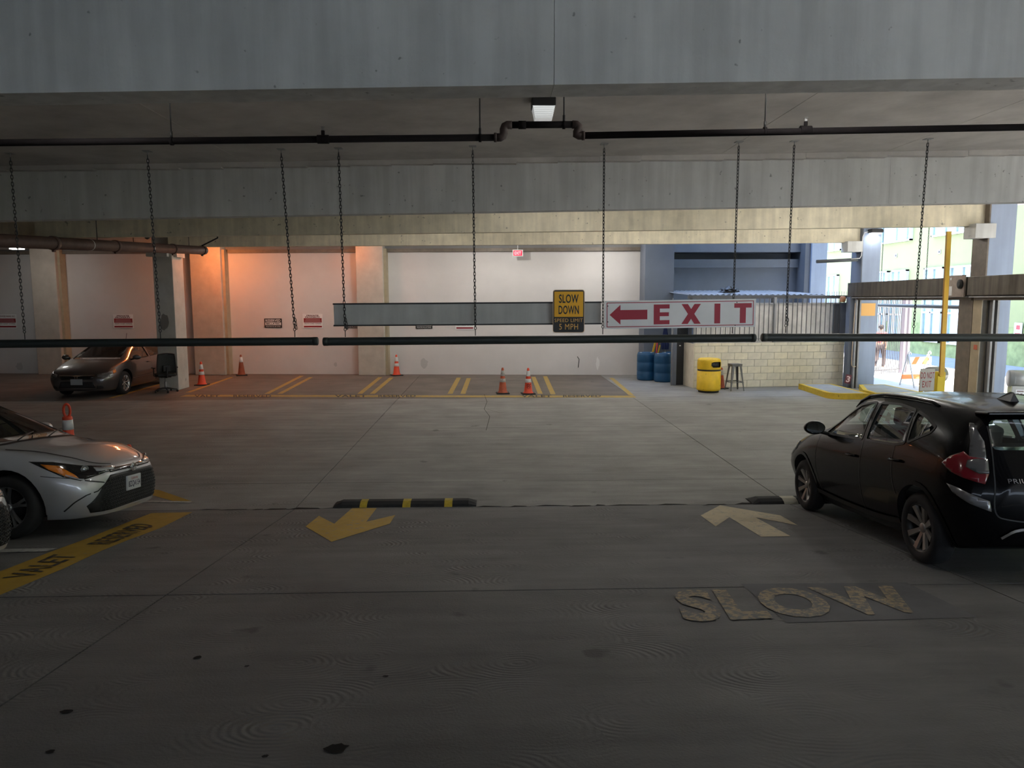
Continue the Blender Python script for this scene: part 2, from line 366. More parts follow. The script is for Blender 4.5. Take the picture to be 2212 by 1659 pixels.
# outer columns
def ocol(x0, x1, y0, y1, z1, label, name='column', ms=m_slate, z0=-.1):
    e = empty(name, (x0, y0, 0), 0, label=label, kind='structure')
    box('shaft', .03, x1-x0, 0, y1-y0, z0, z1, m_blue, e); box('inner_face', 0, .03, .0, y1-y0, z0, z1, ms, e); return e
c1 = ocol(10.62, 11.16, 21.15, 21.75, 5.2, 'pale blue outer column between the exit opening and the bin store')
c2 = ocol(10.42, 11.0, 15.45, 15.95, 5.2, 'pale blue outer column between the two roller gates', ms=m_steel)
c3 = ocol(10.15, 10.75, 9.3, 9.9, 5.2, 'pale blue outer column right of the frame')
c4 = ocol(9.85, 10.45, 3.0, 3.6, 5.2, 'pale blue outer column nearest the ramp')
box('orange_sheet', .0, .47, -.012, 0, 2.08, 2.44, mat('orange sheet', (.85, .48, .16), .7), c1)
ocol(5.02, 5.96, 24.12, 24.95, 6.5, 'dark slate column behind the blue barrels', ms=m_slate)
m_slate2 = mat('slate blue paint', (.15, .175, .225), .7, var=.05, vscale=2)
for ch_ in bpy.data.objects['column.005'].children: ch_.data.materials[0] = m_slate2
# corbel blocks under the beam ends
for (x, y, z, lb) in ((10.10, 15.38, 3.82, 'concrete bearing block under the end of the third beam'), (10.18, 21.1, 3.9, 'grey bearing block under the end of the farthest beam')):
    box('bearing_block', x, x+.44, y, y+.4, z, z+.3, m_conc, kind='structure', label=lb, bev=.01)

# the next building wing beyond the bin store
wg = empty('wall_far_wing', (0, 0, 0), 0, label='slate blue parking wing with recessed bands beyond the bin store', kind='structure')
m_band = mat('band paint', (.17, .19, .23), .75, var=.06, vscale=2)
box('recess_wall', 5.2, 11.4, 27.9, 28.1, 0, 7, m_slate, wg)
box('spandrel', 5.2, 11.35, 27.0, 27.9, 4.27, 6.5, m_band, wg)
box('spandrel', 5.2, 11.35, 27.15, 27.9, 3.72, 4.02, m_band, wg)
box('recess_wall', 5.2, 11.35, 27.35, 27.9, 0, 3.72, m_slate2, wg)
box('end_column', 11.5, 12.05, 26.5, 27.2, -.1, 9, m_blue, wg); box('end_column_side', 11.3, 11.5, 26.6, 28, -.1, 9, m_slate, wg)
box('upper_wall', -10, 12.05, 27.2, 28, 6.5, 11, m_slate2, wg)
box('upper_wall', -22, 5.2, 27.2, 28, -.1, 11, m_slate2, wg)

# street outside
og = empty('ground_outside', label='sunlit concrete pavement and blue grey street outside the openings', kind='structure')
m_side = mat('sunlit pavement', (.52, .50, .48), .85, var=.08, vscale=1.5)
m_road = mat('asphalt', (.16, .18, .24), .9, var=.15, vscale=3)
def strip(x0, z0, x1, z1, m, name, ys):
    for a, b in zip(ys[:-1], ys[1:]):
        quad_slab(name, [(x0+.01, a+.01, z0), (x1-.01, a+.01, z0), (x1-.01, b-.01, z1), (x0+.01, b-.01, z0)] if False else [(x0+.01, a+.01, z0), (x1-.01, a+.01, z1), (x1-.01, b-.01, z1), (x0+.01, b-.01, z0)], .15, m, og)
ys = [-12, -6, 0, 5, 9, 12.5, 16, 19.5, 23, 26.5, 30, 34, 40, 50, 64]
strip(10.9, 0, 14.5, -.04, m_side, 'pavement_slab', ys); strip(14.5, -.04, 18, -.16, m_side, 'pavement_slab', ys)
strip(18, -.22, 26, -.28, m_road, 'road', [-20, 90]); strip(18, -.158, 18.12, -.16, m_side, 'kerb', [-20, 90])
quad_slab('yard', [(5.3, 21.5, -.011), (10.9, 21.5, -.011), (10.9, 27.2, -.011), (5.3, 27.2, -.011)], .01, m_floor, og)

# unseen sun-blocking storeys, and the pale green building over the road
up_ = box('sun_block_storeys', -22, 13.3, -8.5, 21.45, 5.4, 24, m_slate2, kind='structure', label='unseen upper storeys added to keep the sun off the bin store bay')  # unseen mass, tall and wide enough to shade the bay beyond
# ------------------------------------------------------------------ things hanging from the deck
m_black = mat('black iron', (.02, .02, .021), .5, metal_ := .0)
m_pvc = mat('dark green grey plastic', (.020, .027, .026), .5, var=.15, vscale=8)
m_pipe = mat('black painted pipe', (.012, .010, .011), .85, spec=.15, var=.2, vscale=6)
m_rust = mat('brown primed pipe', (.10, .058, .045), .6, var=.25, vscale=5)
m_white = mat('white sheet', (.78, .78, .78), .5, var=.03, vscale=3)
m_red = mat('sign red', (.36, .012, .035), .5)
m_dkred = mat('dull red', (.28, .02, .03), .6)
m_galv = mat('galvanised steel', (.30, .30, .30), .6, metal=.3, var=.15, vscale=5)
m_chrome = mat('chrome', (.75, .75, .76), .12, metal=1)
m_rubber = mat('black rubber', (.018, .018, .019), .85, var=.3, vscale=9)
m_yel = mat('yellow paint', (.72, .46, .03), .6, var=.12, vscale=8)

def chain_mesh(p0, p1, pitch=.046):
    """real oval links, each turned a quarter against the last"""
    p0, p1 = Vector(p0), Vector(p1); L = (p1-p0).length; n = max(2, int(L/pitch)); d = (p1-p0)/n
    q = (-d).to_track_quat('Z', 'Y').to_matrix().to_4x4(); mb = MB(); a, b, r = .0135, .021, .0052
    ring = []
    for k in range(10):
        t = 2*pi*k/10; ring.append((a*cos(t), 0, b*sin(t)+(.010 if sin(t) > .1 else -.010 if sin(t) < -.1 else 0)))
    for i in range(n):
        mb2 = MB().tube(ring, r, 5, closed=True)
        M = T(*(p0+d*(i+.5))) @ q @ RZ(pi/2*(i % 2)+.5)
        mb.add(mb2.v, mb2.f, True, M)
    return mb
def chain(top, bot, label, group='chains holding the clearance bars', wrap=False):
    e = empty('chain', top, 0, label, 'chain', group)
    top, bot = Vector(top), Vector(bot); d = bot-top
    chain_mesh(Vector((0, 0, -.06)), d+Vector((0, 0, .13))).build('links', m_black, e, kind='stuff')
    MB().box(-.05, .05, -.05, .05, -.008, 0).tube([(0, 0, 0), (0, 0, -.07)], .006, 6).build('ceiling_plate', m_galv, e)
    ring = [(.016*cos(t), 0, d.z+.105+.02*sin(t)) for t in [2*pi*k/12 for k in range(12)]]
    MB().tube([(d.x+x, d.y+y, z) for x, y, z in ring], .005, 6, closed=True).tube([d, d+Vector((0, 0, .085))], .006, 6).build('eye_bolt', m_black, e)
    if wrap:
        chain_mesh(d+Vector((.03, .0, .11)), d+Vector((.012, 0, .26)), .044).build('loose_end', m_black, e, kind='stuff')
    return e
tops = [(22, 335), (318, 325), (607, 322), (731, 321), (1021, 320), (1305, 315), (1596, 308), (1716, 305), (2005, 295)]
bots = [(54, 733), (347, 731), (637, 728), (746, 728), (1027, 725), (1302, 722), (1582, 720), (1697, 719), (1973, 721)]
clab = ['chain at the far left end of the left clearance bar', 'chain in front of the concrete column, left clearance bar', 'chain near the right end of the left clearance bar, with a loose end',
        'chain passing the left end of the grey hanging board', 'chain crossing the middle of the grey hanging board', 'chain between the yellow speed sign and the white exit sign',
        'chain hidden partly behind the white exit sign', 'chain in front of the metal picket fence, right clearance bar', 'long chain in front of the bright gate opening']
for k, (t, b) in enumerate(zip(tops, bots)):
    pt = P(*t, 10.4); pb = P(*b, 10.4); pt.z = cz(pt.x)
    chain(pt, pb, clab[k], wrap=k in (2, 3, 7))
def bar(p0, p1, label, r=.057, m=m_pvc, group='hanging clearance bars'):
    p0, p1 = Vector(p0), Vector(p1); e = empty('clearance_bar', p0, 0, label, 'clearance bar', group); d = p1-p0; u = d.normalized()
    MB().tube([(0, 0, 0), d], r, 20, caps=False).build('pipe', m, e)
    for s, q in ((-1, Vector((0, 0, 0))), (1, d)):
        MB().tube([q-u*s*.05, q+u*s*.012, q+u*s*.02, q+u*s*.022], r, 20, rs=[r*1.04, r*1.04, r*.85, r*.5]).build('end_cap', m, e)
    return e
zc_ = lambda p: P(*p, 10.4)
bar(P(-260, 745, 10.4), P(684, 737, 10.4), 'dark hanging clearance bar on the left, in front of the grey sedan')
bar(P(701, 738, 10.4), P(1629, 730, 10.4), 'dark hanging clearance bar in the middle, under both signs')
bar(P(1648, 729, 10.4), P(2420, 729.5, 10.4), 'dark hanging clearance bar on the right, across the gate opening')

# signs hanging on the chains
e = empty('sign_board', P(722, 705, 10.47), 0, 'long blank grey hanging board with black edges', 'board')
W_ = 3.75; a_ = -.003
B = RYm(-.004)
box('board_face', 0, W_, 0, .018, .02, .30, mat('grey board', (.50, .50, .475), .6, var=.08, vscale=3, streak=.08), e, M=B)
box('top_edge', -.01, W_+.01, -.006, .024, .30, .322, m_black, e, M=B); box('bottom_edge', -.01, W_+.01, -.006, .024, 0, .02, m_black, e, M=B)
def plate(o, w_, h_, m, r=0, th=.004, name='plate', y=0, x=0, z=0):
    pts = []
    if r:
        for cx_, cz_, a0 in ((w_-r, h_-r, 0), (r, h_-r, pi/2), (r, r, pi), (w_-r, r, 3*pi/2)):
            for k in range(6): pts.append((cx_+r*cos(a0+k*pi/10), cz_+r*sin(a0+k*pi/10)))
    else: pts = [(0, 0), (w_, 0), (w_, h_), (0, h_)]
    n = len(pts); v = [(x+p[0], y, z+p[1]) for p in pts]+[(x+p[0], y+th, z+p[1]) for p in pts]
    f = [tuple(range(n)), tuple(range(2*n-1, n-1, -1))]+[(i, n+i, n+(i+1) % n, (i+1) % n) for i in range(n)]
    return mobj(name, v, f, m, o)
e = empty('exit_sign', P(1306, 711, 10.34), 0, 'long white sign with a red left arrow and EXIT in red', 'sign')
M = RYm(-.012); W_, H_ = 2.13, .392
box('panel', 0, W_, 0, .02, 0, H_, m_white, e, M=M)
mb = MB()
for a, b, c, d in ((.03, W_-.03, .024, .034), (.03, W_-.03, H_-.034, H_-.024), (.03, .04, .024, H_-.024), (W_-.04, W_-.03, .024, H_-.024)): mb.box(a, b, -.002, 0, c, d, M)
mb.build('red_border', m_red, e)
MB().add([(.07, -.002, .197), (.222, -.002, .335), (.222, -.002, .262), (.60, -.002, .262), (.60, -.002, .128), (.222, -.002, .128), (.222, -.002, .06)], [(0, 6, 1), (2, 5, 4, 3)], False, M).build('arrow', m_red, e)
for ch, a, b in (('E', .69, .912), ('X', 1.08, 1.352), ('I', 1.545, 1.627), ('T', 1.825, 2.07)):
    mb = MB(); z0, z1 = .055, .332
    if ch == 'E': mb.box(a, a+.085, -.003, 0, z0, z1, M).box(a+.085, b, -.003, 0, z1-.058, z1, M).box(a+.085, b, -.003, 0, z0, z0+.058, M).box(a+.085, b-.01, -.003, 0, .168, .222, M)
    elif ch == 'I': mb.box(a, b, -.003, 0, z0, z1, M)
    elif ch == 'T': mb.box(a, b, -.003, 0, z1-.062, z1, M).box((a+b)/2-.042, (a+b)/2+.042, -.003, 0, z0, z1-.062, M)
    else:
        mb.add([(a, -.003, z0), (a+.09, -.003, z0), (b, -.003, z1), (b-.09, -.003, z1)], [(0, 1, 2, 3)], False, M)
        mb.add([(b-.09, -.0045, z0), (b, -.0045, z0), (a+.09, -.0045, z1), (a, -.0045, z1)], [(0, 1, 2, 3)], False, M)
    mb.build('letter', m_red, e)
mb = MB()
for x, z in ((.045, .10), (.045, .32), (1.86, .345), (1.84, .025)): mb.lathe([(.008, 0), (.008, .006)], 8, M @ T(x, 0, z) @ RX(pi/2))
mb.build('bolt', m_black, e, kind='stuff')
e = empty('speed_sign', P(1194, 719, 10.38), 0, 'yellow and black SLOW DOWN speed limit sign', 'sign')
plate(e, .445, .60, mat('sign edge', (.62, .45, .30), .5), .035, name='plate')
plate(e, .429, .584, m_black, .03, .001, 'black_field', -.001, .008, .008)
plate(e, .405, .352, mat('amber sheeting', (.90, .46, .012), .5), .006, .001, 'amber_panel', -.002, .02, .222)
mb = MB(); text_on(mb, 'SLOW', .085, .36, .415, .535, -.004, .02); text_on(mb, 'DOWN', .08, .365, .26, .38, -.004, .02); mb.build('lettering', m_black, e, label='black words SLOW DOWN')
mb = MB(); text_on(mb, 'SPEED LIMIT', .025, .42, .15, .20, -.004, .0); text_on(mb, '5 MPH', .09, .355, .045, .125, -.004, .0); mb.build('lettering', mat('amber ink', (.85, .48, .12), .5), e, label='amber words SPEED LIMIT 5 MPH')

MB().tube([(.22, .0, .45), (.22, .07, .45)], .008, 6).build('fixing_bolt', m_galv, e); MB().tube([(.22, .0, .12), (.22, .07, .12)], .008, 6).build('fixing_bolt', m_galv, e)
# sprinkler pipe with its jog, hangers and heads
e = empty('sprinkler_pipe', P(1106, 300, 6.8), 0, 'black sprinkler pipe with a raised jog under the deck', 'pipe')
O = e.location
def rel(px, py, Y=6.8): return P(px, py, Y)-O
r = .03
MB().tube([rel(-900, 318), rel(1078, 297)], r, 14).build('left_run', m_pipe, e)
MB().tube([rel(1100, 270), rel(1240, 269)], r, 14).tube([rel(1120, 270), rel(1136, 270)], .036, 14).build('raised_run', m_pipe, e)
MB().tube([rel(1255, 293), rel(3300, 254)], r, 14).build('right_run', m_pipe, e)
for pl_ in (((1070, 297), (1081, 297), (1086, 294), (1088, 288), (1088, 279), (1090, 273), (1096, 270), (1106, 270)), ((1236, 269), (1246, 269.5), (1250, 273), (1249, 280), (1246, 286), (1245, 291), (1250, 293), (1260, 293))):
    s = MB(); pts = [rel(*q) for q in pl_]; a = pts[0] if pl_[0][0] < 1100 else pts[-1]
    s.tube(pts, .036, 14); s.tube([a-Vector((.012, 0, 0)), a+Vector((.012, 0, 0))], .041, 14); s.build('elbow', mat('rusty elbow', (.06, .04, .037), .6, var=.2, vscale=10), e)
for px, py in ((371, 305), (1037, 298), (1218, 270), (1652, 283)):
    p = rel(px, py); zt = cz(p.x+O.x)-O.z
    MB().tube([(p.x, p.y, p.z+.03), (p.x, p.y, zt)], .006, 6).tube([(p.x, p.y, p.z+.03), (p.x, p.y, p.z+.085)], .011, 8).build('hanger_rod', m_black, e)
    MB().tube([(p.x-.012, p.y, p.z), (p.x+.012, p.y, p.z)], .036, 14).build('hanger_ring', m_pipe, e)
for px, py in ((698, 301), (1740, 281)):
    p = rel(px, py)
    h = MB().tube([(p.x-.05, p.y, p.z), (p.x+.05, p.y, p.z)], .038, 14).tube([(p.x, p.y, p.z+.02), (p.x, p.y, p.z+.075)], .016, 10).build('tee', m_pipe, e)
    MB().box(p.x-.012, p.x+.012, p.y-.004, p.y+.004, p.z+.075, p.z+.105).lathe([(.02, 0), (.02, .003)], 10, T(p.x, p.y, p.z+.105)).build('sprinkler_head', m_galv, h)
# garage luminaire
lx, ly = .57, 8.08; lz = cz(lx)
e = empty('ceiling_light', (lx, ly, lz), 0, 'square garage luminaire with a ribbed glass lens by the pipe jog', 'ceiling light')
box('housing', -.125, .125, -.12, .12, -.09, 0, m_black, e, bev=.008)
mb = MB(); mb.add([(-.115, -.11, -.085), (.115, -.11, -.085), (.115, .11, -.085), (-.115, .11, -.085), (-.09, -.085, -.215), (.09, -.085, -.215), (.09, .085, -.215), (-.09, .085, -.215)], [(0, 1, 5, 4), (1, 2, 6, 5), (2, 3, 7, 6), (3, 0, 4, 7), (4, 5, 6, 7)])
for k in range(6): mb.box(-.118+.004*k, .118-.004*k, -.114+.004*k, -.110+.004*k, -.10-.018*k, -.092-.018*k)
mb.build('lens', mat('frosted lens', (.80, .82, .82), .25, spec=.8, coat=.5, emit=.10), e)

# brown drain pipe on the left
pa, pb = P(-160, 512, 10.6), P(441, 541, 20.6)
e = empty('drain_pipe', pa, 0, 'large brown drain pipe running back towards the column', 'pipe'); d = pb-pa
MB().tube([(0, 0, 0), d], .11, 20).build('run', m_rust, e)
for t in (.30, .52, .80, .985):
    q = d*t; u = d.normalized()*.05
    MB().tube([q-u, q+u], .124, 20).build('coupling', m_rust, e); MB().box(q.x-.02, q.x+.02, q.y-.03, q.y+.03, q.z-.155, q.z-.12).build('coupling_bolt', m_rust, e)
for t in (.42, .68): 
    q = d*t; u = d.normalized()*.008; MB().tube([q-u, q+u], .113, 20).build('white_band', m_white, e)
for t in (.2, .45, .6, .9):
    q = d*t; MB().tube([q, (q.x, q.y, cz(q.x+pa.x)-pa.z)], .008, 6).build('hanger_rod', m_black, e)
q = P(318, 513, 16.5)
e = empty('dome_camera', q, 0, 'small white dome camera above the brown pipe', 'camera')
MB().lathe([(.07, .07), (.075, .04), (.07, .02)], 16).build('body', m_white, e); MB().lathe([(.06, .02), (.05, -.02), (.0, -.045)], 16).build('dome', m_black, e)
MB().tube([(0, 0, .07), (0, 0, cz(q.x)-q.z)], .012, 8).build('stem', m_white, e)
MB().tube([q+Vector((-2.2, 0, .03)), q+Vector((-.1, 0, .06))], .014, 6).build('conduit', m_black, label='thin black conduit run beside the dome camera', cat='conduit')
MB().tube([P(436, 531, 20.3), P(470, 514, 20.3), P(470, 480, 20.3)], .02, 6).build('pipe_brace', m_black, label='slanted black brace above the end of the brown pipe', cat='brace')

# ------------------------------------------------------------------ signs on the back wall (flat print on thin sheets)
def wall_M(px, py, off=.012):
    d = ray(px, py); # meet the turned wall
    t = (25.49)/(d.y+.081*d.x); p = EYE+d*t; return p
m_wsign = mat('notice white', (.88, .88, .88), .5)
def wsign(px0, px1, py0, py1, kind, label, group):
    a = wall_M(px0, py1); b = wall_M(px1, py0); w_ = (b-a).xy.length; h_ = b.z-a.z
    e = empty('wall_sign', (a.x-.02*sin(-wa), a.y-.02, a.z), wa, label, 'sign', group)
    if kind == 'r':
        plate(e, w_, h_, m_black, .01, .004); plate(e, w_*.9, h_*.3, m_wsign, 0, .001, 'white_panel', -.001, w_*.05, h_*.28)
        mb = MB(); text_on(mb, 'RESERVED', w_*.07, w_*.93, h_*.64, h_*.92, -.003, .03); text_on(mb, 'VIOLATORS WILL BE TOWED', w_*.08, w_*.92, h_*.08, h_*.2, -.003, .01); mb.build('lettering', m_white, e, label='white lettering')
        mb = MB(); text_on(mb, 'BELLATEC', w_*.11, w_*.89, h_*.33, h_*.53, -.004, .03); mb.build('lettering', m_black, e, label='black word BELLATEC')
    else:
        plate(e, w_, h_, m_wsign, .01, .004)
        plate(e, w_*.9, h_*.30, m_dkred, 0, .001, 'red_panel', -.001, w_*.05, h_*.40); plate(e, w_*.9, h_*.11, m_dkred, 0, .001, 'red_panel', -.001, w_*.05, h_*.06)
        mb = MB()
        if kind == 'p': text_on(mb, 'PRIVATE', w_*.2, w_*.8, h_*.83, h_*.94, -.003, .03); text_on(mb, 'PROPERTY', w_*.13, w_*.87, h_*.72, h_*.82, -.003, .03)
        else: text_on(mb, 'UNAUTHORIZED PARKING ONLY', w_*.07, w_*.93, h_*.80, h_*.92, -.003, .02)
        text_on(mb, 'SOUTH COAST TOWING', w_*.08, w_*.92, h_*.28, h_*.36, -.003, .02); mb.build('lettering', mat('sign ink', (.12, .02, .03), .6), e, label='dark red lettering')
        mb = MB()
        for k in range(3): mb.box(w_*(.1+.02*k), w_*(.9-.02*k), -.003, -.002, h_*(.46+.07*k), h_*(.485+.07*k))
        mb.build('small_print', mat('pale print', (.5, .35, .36), .6), e, kind='stuff')
    return e
wsign(-8, 36, 679, 709, 'u', 'red and white parking notice at the left edge of the picture', 'towing notices on the back wall')
wsign(246, 288, 679, 709, 'p', 'red and white PRIVATE PROPERTY notice above the grey sedan', 'towing notices on the back wall')
wsign(655, 697, 678, 709, 'p', 'red and white PRIVATE PROPERTY notice right of the reserved sign', 'towing notices on the back wall')
wsign(984, 1024, 681, 712, 'p', 'red and white notice mostly hidden by the hanging board', 'towing notices on the back wall')
wsign(572, 609, 688, 708, 'r', 'black RESERVED parking sign in plain view on the wall', 'reserved signs on the back wall')
wsign(744, 780, 689, 709, 'r', 'black RESERVED sign behind the left end of the board', 'reserved signs on the back wall')
wsign(898, 934, 689, 710, 'r', 'black RESERVED sign behind the middle of the board', 'reserved signs on the back wall')
p = wall_M(1106, 556)
e = empty('exit_light', (p.x, p.y-.45, p.z), 0, 'small red lit exit light box hanging under the wall head', 'exit light')
box('casing', 0, .36, 0, .08, 0, .23, m_white, e, bev=.015); box('red_face', .035, .325, -.004, 0, .03, .2, mat('lit red face', (.7, .02, .06), .5, emit=.22), e)
mb = MB(); text_on(mb, 'EXIT', .07, .29, .06, .17, -.006, .04); mb.build('lettering', mat('pale lit letters', (.95, .5, .55), .5, emit=.2), e)
MB().tube([(.18, .04, .23), (.18, .04, .42)], .012, 6).build('stem', m_white, e)
# scuffs and patches on the wall
def blob(o, px, py, w_, h_, m, name, off=.006):
    p = wall_M(px, py); loc = Matrix.Rotation(-wa, 4, 'Z') @ (p-Vector((0, WY(0), 0)))
    pts = [(loc.x+w_/2*cos(a)*random.uniform(.7, 1.1), -off, loc.z+h_/2*sin(a)*random.uniform(.75, 1.1)) for a in [i*pi/9 for i in range(18)]]
    return mobj(name, pts, [tuple(range(18))], m, bw)
m_scuff = mat('soot scuff', (.56, .55, .54), .9)
blob(bw, 1291, 785, .12, .46, mat('white touch up', (.85, .84, .83), .7), 'paint_patch'); blob(bw, 916, 785, .3, .35, m_scuff, 'scuff'); blob(bw, 725, 787, .12, .16, m_scuff, 'scuff'); blob(bw, 43, 792, .3, .3, m_scuff, 'scuff')
mb = MB(); c_ = [wall_M(*q) for q in ((1247, 770), (1251, 776), (1250, 785), (1249, 794))]; c_ = [Matrix.Rotation(-wa, 4, 'Z') @ (p-Vector((0, WY(0), 0))) for p in c_]
mb.tube([(p.x, -.01, p.z) for p in c_], .012, 5).build('wire_stub', m_black, bw)

# ------------------------------------------------------------------ cones
m_or = mat('cone orange', (.80, .085, .035), .55, var=.08, vscale=8); m_or_d = mat('dirty cone orange', (.46, .10, .045), .65, var=.3, vscale=9); m_or_b = mat('browned cone orange', (.27, .075, .035), .7, var=.25, vscale=9)
m_col_w = mat('reflective collar', (.72, .72, .72), .45, var=.08, vscale=9); m_col_d = mat('scratched collar', (.42, .41, .39), .55, var=.45, vscale=26)
def cone(x, y, label, body=m_or, collar=m_col_w, h=.72, collars=2, s=1.0, scrawl=False, z=None, tilt=0):
    z = gz(y) if z is None else z
    e = empty('traffic_cone', (x, y, z), random.uniform(0, .5), label, 'cone', 'traffic cones')
    e.rotation_euler.x = -atan2(RK, 1) if y < RY0 else 0; e.scale = (s, s, s)
    box('base', -.18, .18, -.18, .18, 0, .03, m_rubber, e, bev=.01)
    R = lambda q: .125-(.125-.028)*q/.72
    MB().lathe([(.15, .03), (.14, .045), (R(.06), .06), (R(.3), .3), (R(.6), .6), (R(.69), .69), (.022, .715), (.012, .718)], 24).build('cone_body', body, e)
    bands = ((.32, .42), (.49, .64)) if collars == 2 else ((.46, .64),)
    for a, b in bands: MB().lathe([(R(a)+.001, a), (R(a)+.004, a+.003), (R(b)+.004, b-.003), (R(b)+.001, b)], 24, caps=False).build('collar', collar, e)
    if scrawl:
        mb = MB()
        for k in range(3): mb.tube([(R(.2)*cos(-pi/2+q)*1.01, R(.2)*sin(-pi/2+q)*1.01, .17+.05*k+.02*sin(q*9+k)) for q in [-.6+.15*i for i in range(9)]], .006, 4)
        mb.build('scrawl', m_black, e, kind='stuff')
    return e
p = G(513, 809); cone(p.x+.25, 25.68, 'brown faded traffic cone with one collar beside the orange lit pilaster', m_or_b, m_col_w, collars=1)
cone(-3.22, 25.35, 'bright orange cone against the wall by the third pilaster', scrawl=False)
p = G(1086, 850); cone(p.x, p.y, 'dirty orange cone with scratched collars, left of the pair on the yellow line', m_or_d, m_col_d)
p = G(1141, 851); cone(p.x, p.y, 'clean orange cone with black scrawl, right of the pair on the yellow line', scrawl=True)
cone(-8.82, 22.75, 'orange cone peeking out behind the concrete column')
cone(6.66, 21.09, 'weathered cone squeezed between the yellow bin and the wall', m_or_d, m_col_d, collars=1, s=.85)
cone(-4.68, 9.56, 'cone tip showing above the hood of the silver sedan', collar=m_col_d)
e = empty('looper_cone', (-5.97, 10.5, 0), .2, 'tall slim orange post cone with a loop handle behind the silver sedan', 'cone')
MB().lathe([(.2, 0), (.2, .03), (.1, .05), (.085, .09)], 20).build('base', m_rubber, e)
MB().lathe([(.085, .06), (.074, .5), (.064, .92), (.058, .945), (.03, .95)], 20).build('tube', m_or, e)
for a, b in ((.30, .45), (.56, .66), (.76, .90)): MB().lathe([(.082-.024*a, a), (.088-.024*a, a), (.088-.024*b, b), (.082-.024*b, b)], 20, caps=False).build('collar', m_col_w, e)
MB().tube([(.042*cos(t)*(1 if abs(sin(t)) < .9 else .8), 0, 1.03+.095*(sin(t) if abs(sin(t)) < .95 else sin(t)*.98)) for t in [2*pi*k/16 for k in range(16)]], .017, 8, closed=True).build('loop_handle', m_or, e)

# ------------------------------------------------------------------ bin, stool, barrels, chair
def body_lathe_cut(): pass
bx_, by_ = 6.06, 20.32
e = empty('waste_bin', (bx_, by_, 0), 0, 'yellow fibreglass waste bin with a dark oval mouth', 'waste bin')
m_bin = mat('bin yellow', (.80, .52, .02), .5, var=.14, vscale=5, spots=14)
MB().lathe([(.27, 0), (.28, .015), (.28, .055)], 32).build('base_ring', m_rubber, e)
MB().lathe([(.28, .05), (.322, .07), (.325, .12), (.320, .6)], 40).build('body', m_bin, e)
MB().lathe([(.306, .58), (.312, .6), (.312, .66), (.306, .68)], 40).build('dark_band', m_black, e)
# hood with a mouth cut through it
hb = MB(); prof = [(.318, .645), (.320, .66), (.320, .70), (.320, .74), (.320, .78), (.319, .82), (.317, .86), (.31, .90), (.295, .925), (.25, .945), (.12, .957), (0.0, .96)]
n = 56; v = []; f = []
a0 = -pi/2+.42
for i in range(n):
    for r_, z_ in prof: v.append((r_*cos(2*pi*i/n), r_*sin(2*pi*i/n), z_))
for i in range(n):
    j = (i+1) % n; am = 2*pi*(i+.5)/n; da = (am-a0+pi) % (2*pi)-pi
    for q in range(len(prof)-1):
        zm = (prof[q][1]+prof[q+1][1])/2; u_ = abs(da*.32)
        if u_ < .18 and .70 < zm < .88 and not (u_ > .15 and (zm < .74 or zm > .84)): continue
        f.append((i*len(prof)+q, j*len(prof)+q, j*len(prof)+q+1, i*len(prof)+q+1))
hb.add(v, f, True).build('hood', m_bin, e)
MB().lathe([(.27, .66), (.27, .9)], 32).build('inner_liner', mat('bin inside', (.02, .02, .022), .5), e)
rim = [(.323*cos(a0+s_/.32), .323*sin(a0+s_/.32), .78+z_) for s_, z_ in [(.175*(abs(cos(t))**.55)*(1 if cos(t) > 0 else -1), .088*(abs(sin(t))**.55)*(1 if sin(t) > 0 else -1)) for t in [2*pi*k/28 for k in range(28)]]]
MB().tube(rim, .011, 6, closed=True).build('mouth_rim', m_bin, e)

e = empty('bar_stool', (6.90, 20.66, 0), .12, 'grey metal bar stool with splayed legs beside the yellow bin', 'stool')
m_stool = mat('gunmetal', (.16, .15, .14), .4, metal=.7, var=.15, vscale=8)
box('seat', -.155, .155, -.155, .155, .735, .757, m_stool, e, bev=.01); box('seat_skirt', -.148, .148, -.148, .148, .69, .737, m_stool, e)
for sx_ in (-1, 1):
    for sy_ in (-1, 1):
        a, b = Vector((sx_*.135, sy_*.135, .735)), Vector((sx_*.205, sy_*.205, 0)); mb = MB(); v = []
        for p, w_ in ((a, .035), (b, .014)):
            v += [p, p-Vector((sx_*w_*2, 0, 0)), p-Vector((sx_*w_*2, -sy_*.004, 0)), p-Vector((sx_*.004, sy_*.004, 0)), p-Vector((0, sy_*w_*2, 0)), p-Vector((-0, sy_*w_*2, 0))-Vector((sx_*.004, 0, 0))]
        n6 = 6; mb.add(v, [(0, 1, 7, 6), (1, 2, 8, 7), (2, 3, 9, 8), (3, 5, 11, 9), (5, 4, 10, 11), (4, 0, 6, 10), (0, 4, 5, 3, 2, 1), (6, 7, 8, 9, 11, 10)]).build('leg', m_stool, e)
c4 = [(.183, .183), (-.183, .183), (-.183, -.183), (.183, -.183)]
for k in range(4): MB().tube([(*c4[k], .24), (*c4[(k+1) % 4], .24)], .010, 6).build('foot_rail', m_stool, e)
MB().tube([(*[.95*q for q in c4[0]], .27), (*[.95*q for q in c4[2]], .27)], .006, 5).tube([(*[.95*q for q in c4[1]], .27), (*[.95*q for q in c4[3]], .27)], .006, 5).build('cross_brace', m_stool, e)

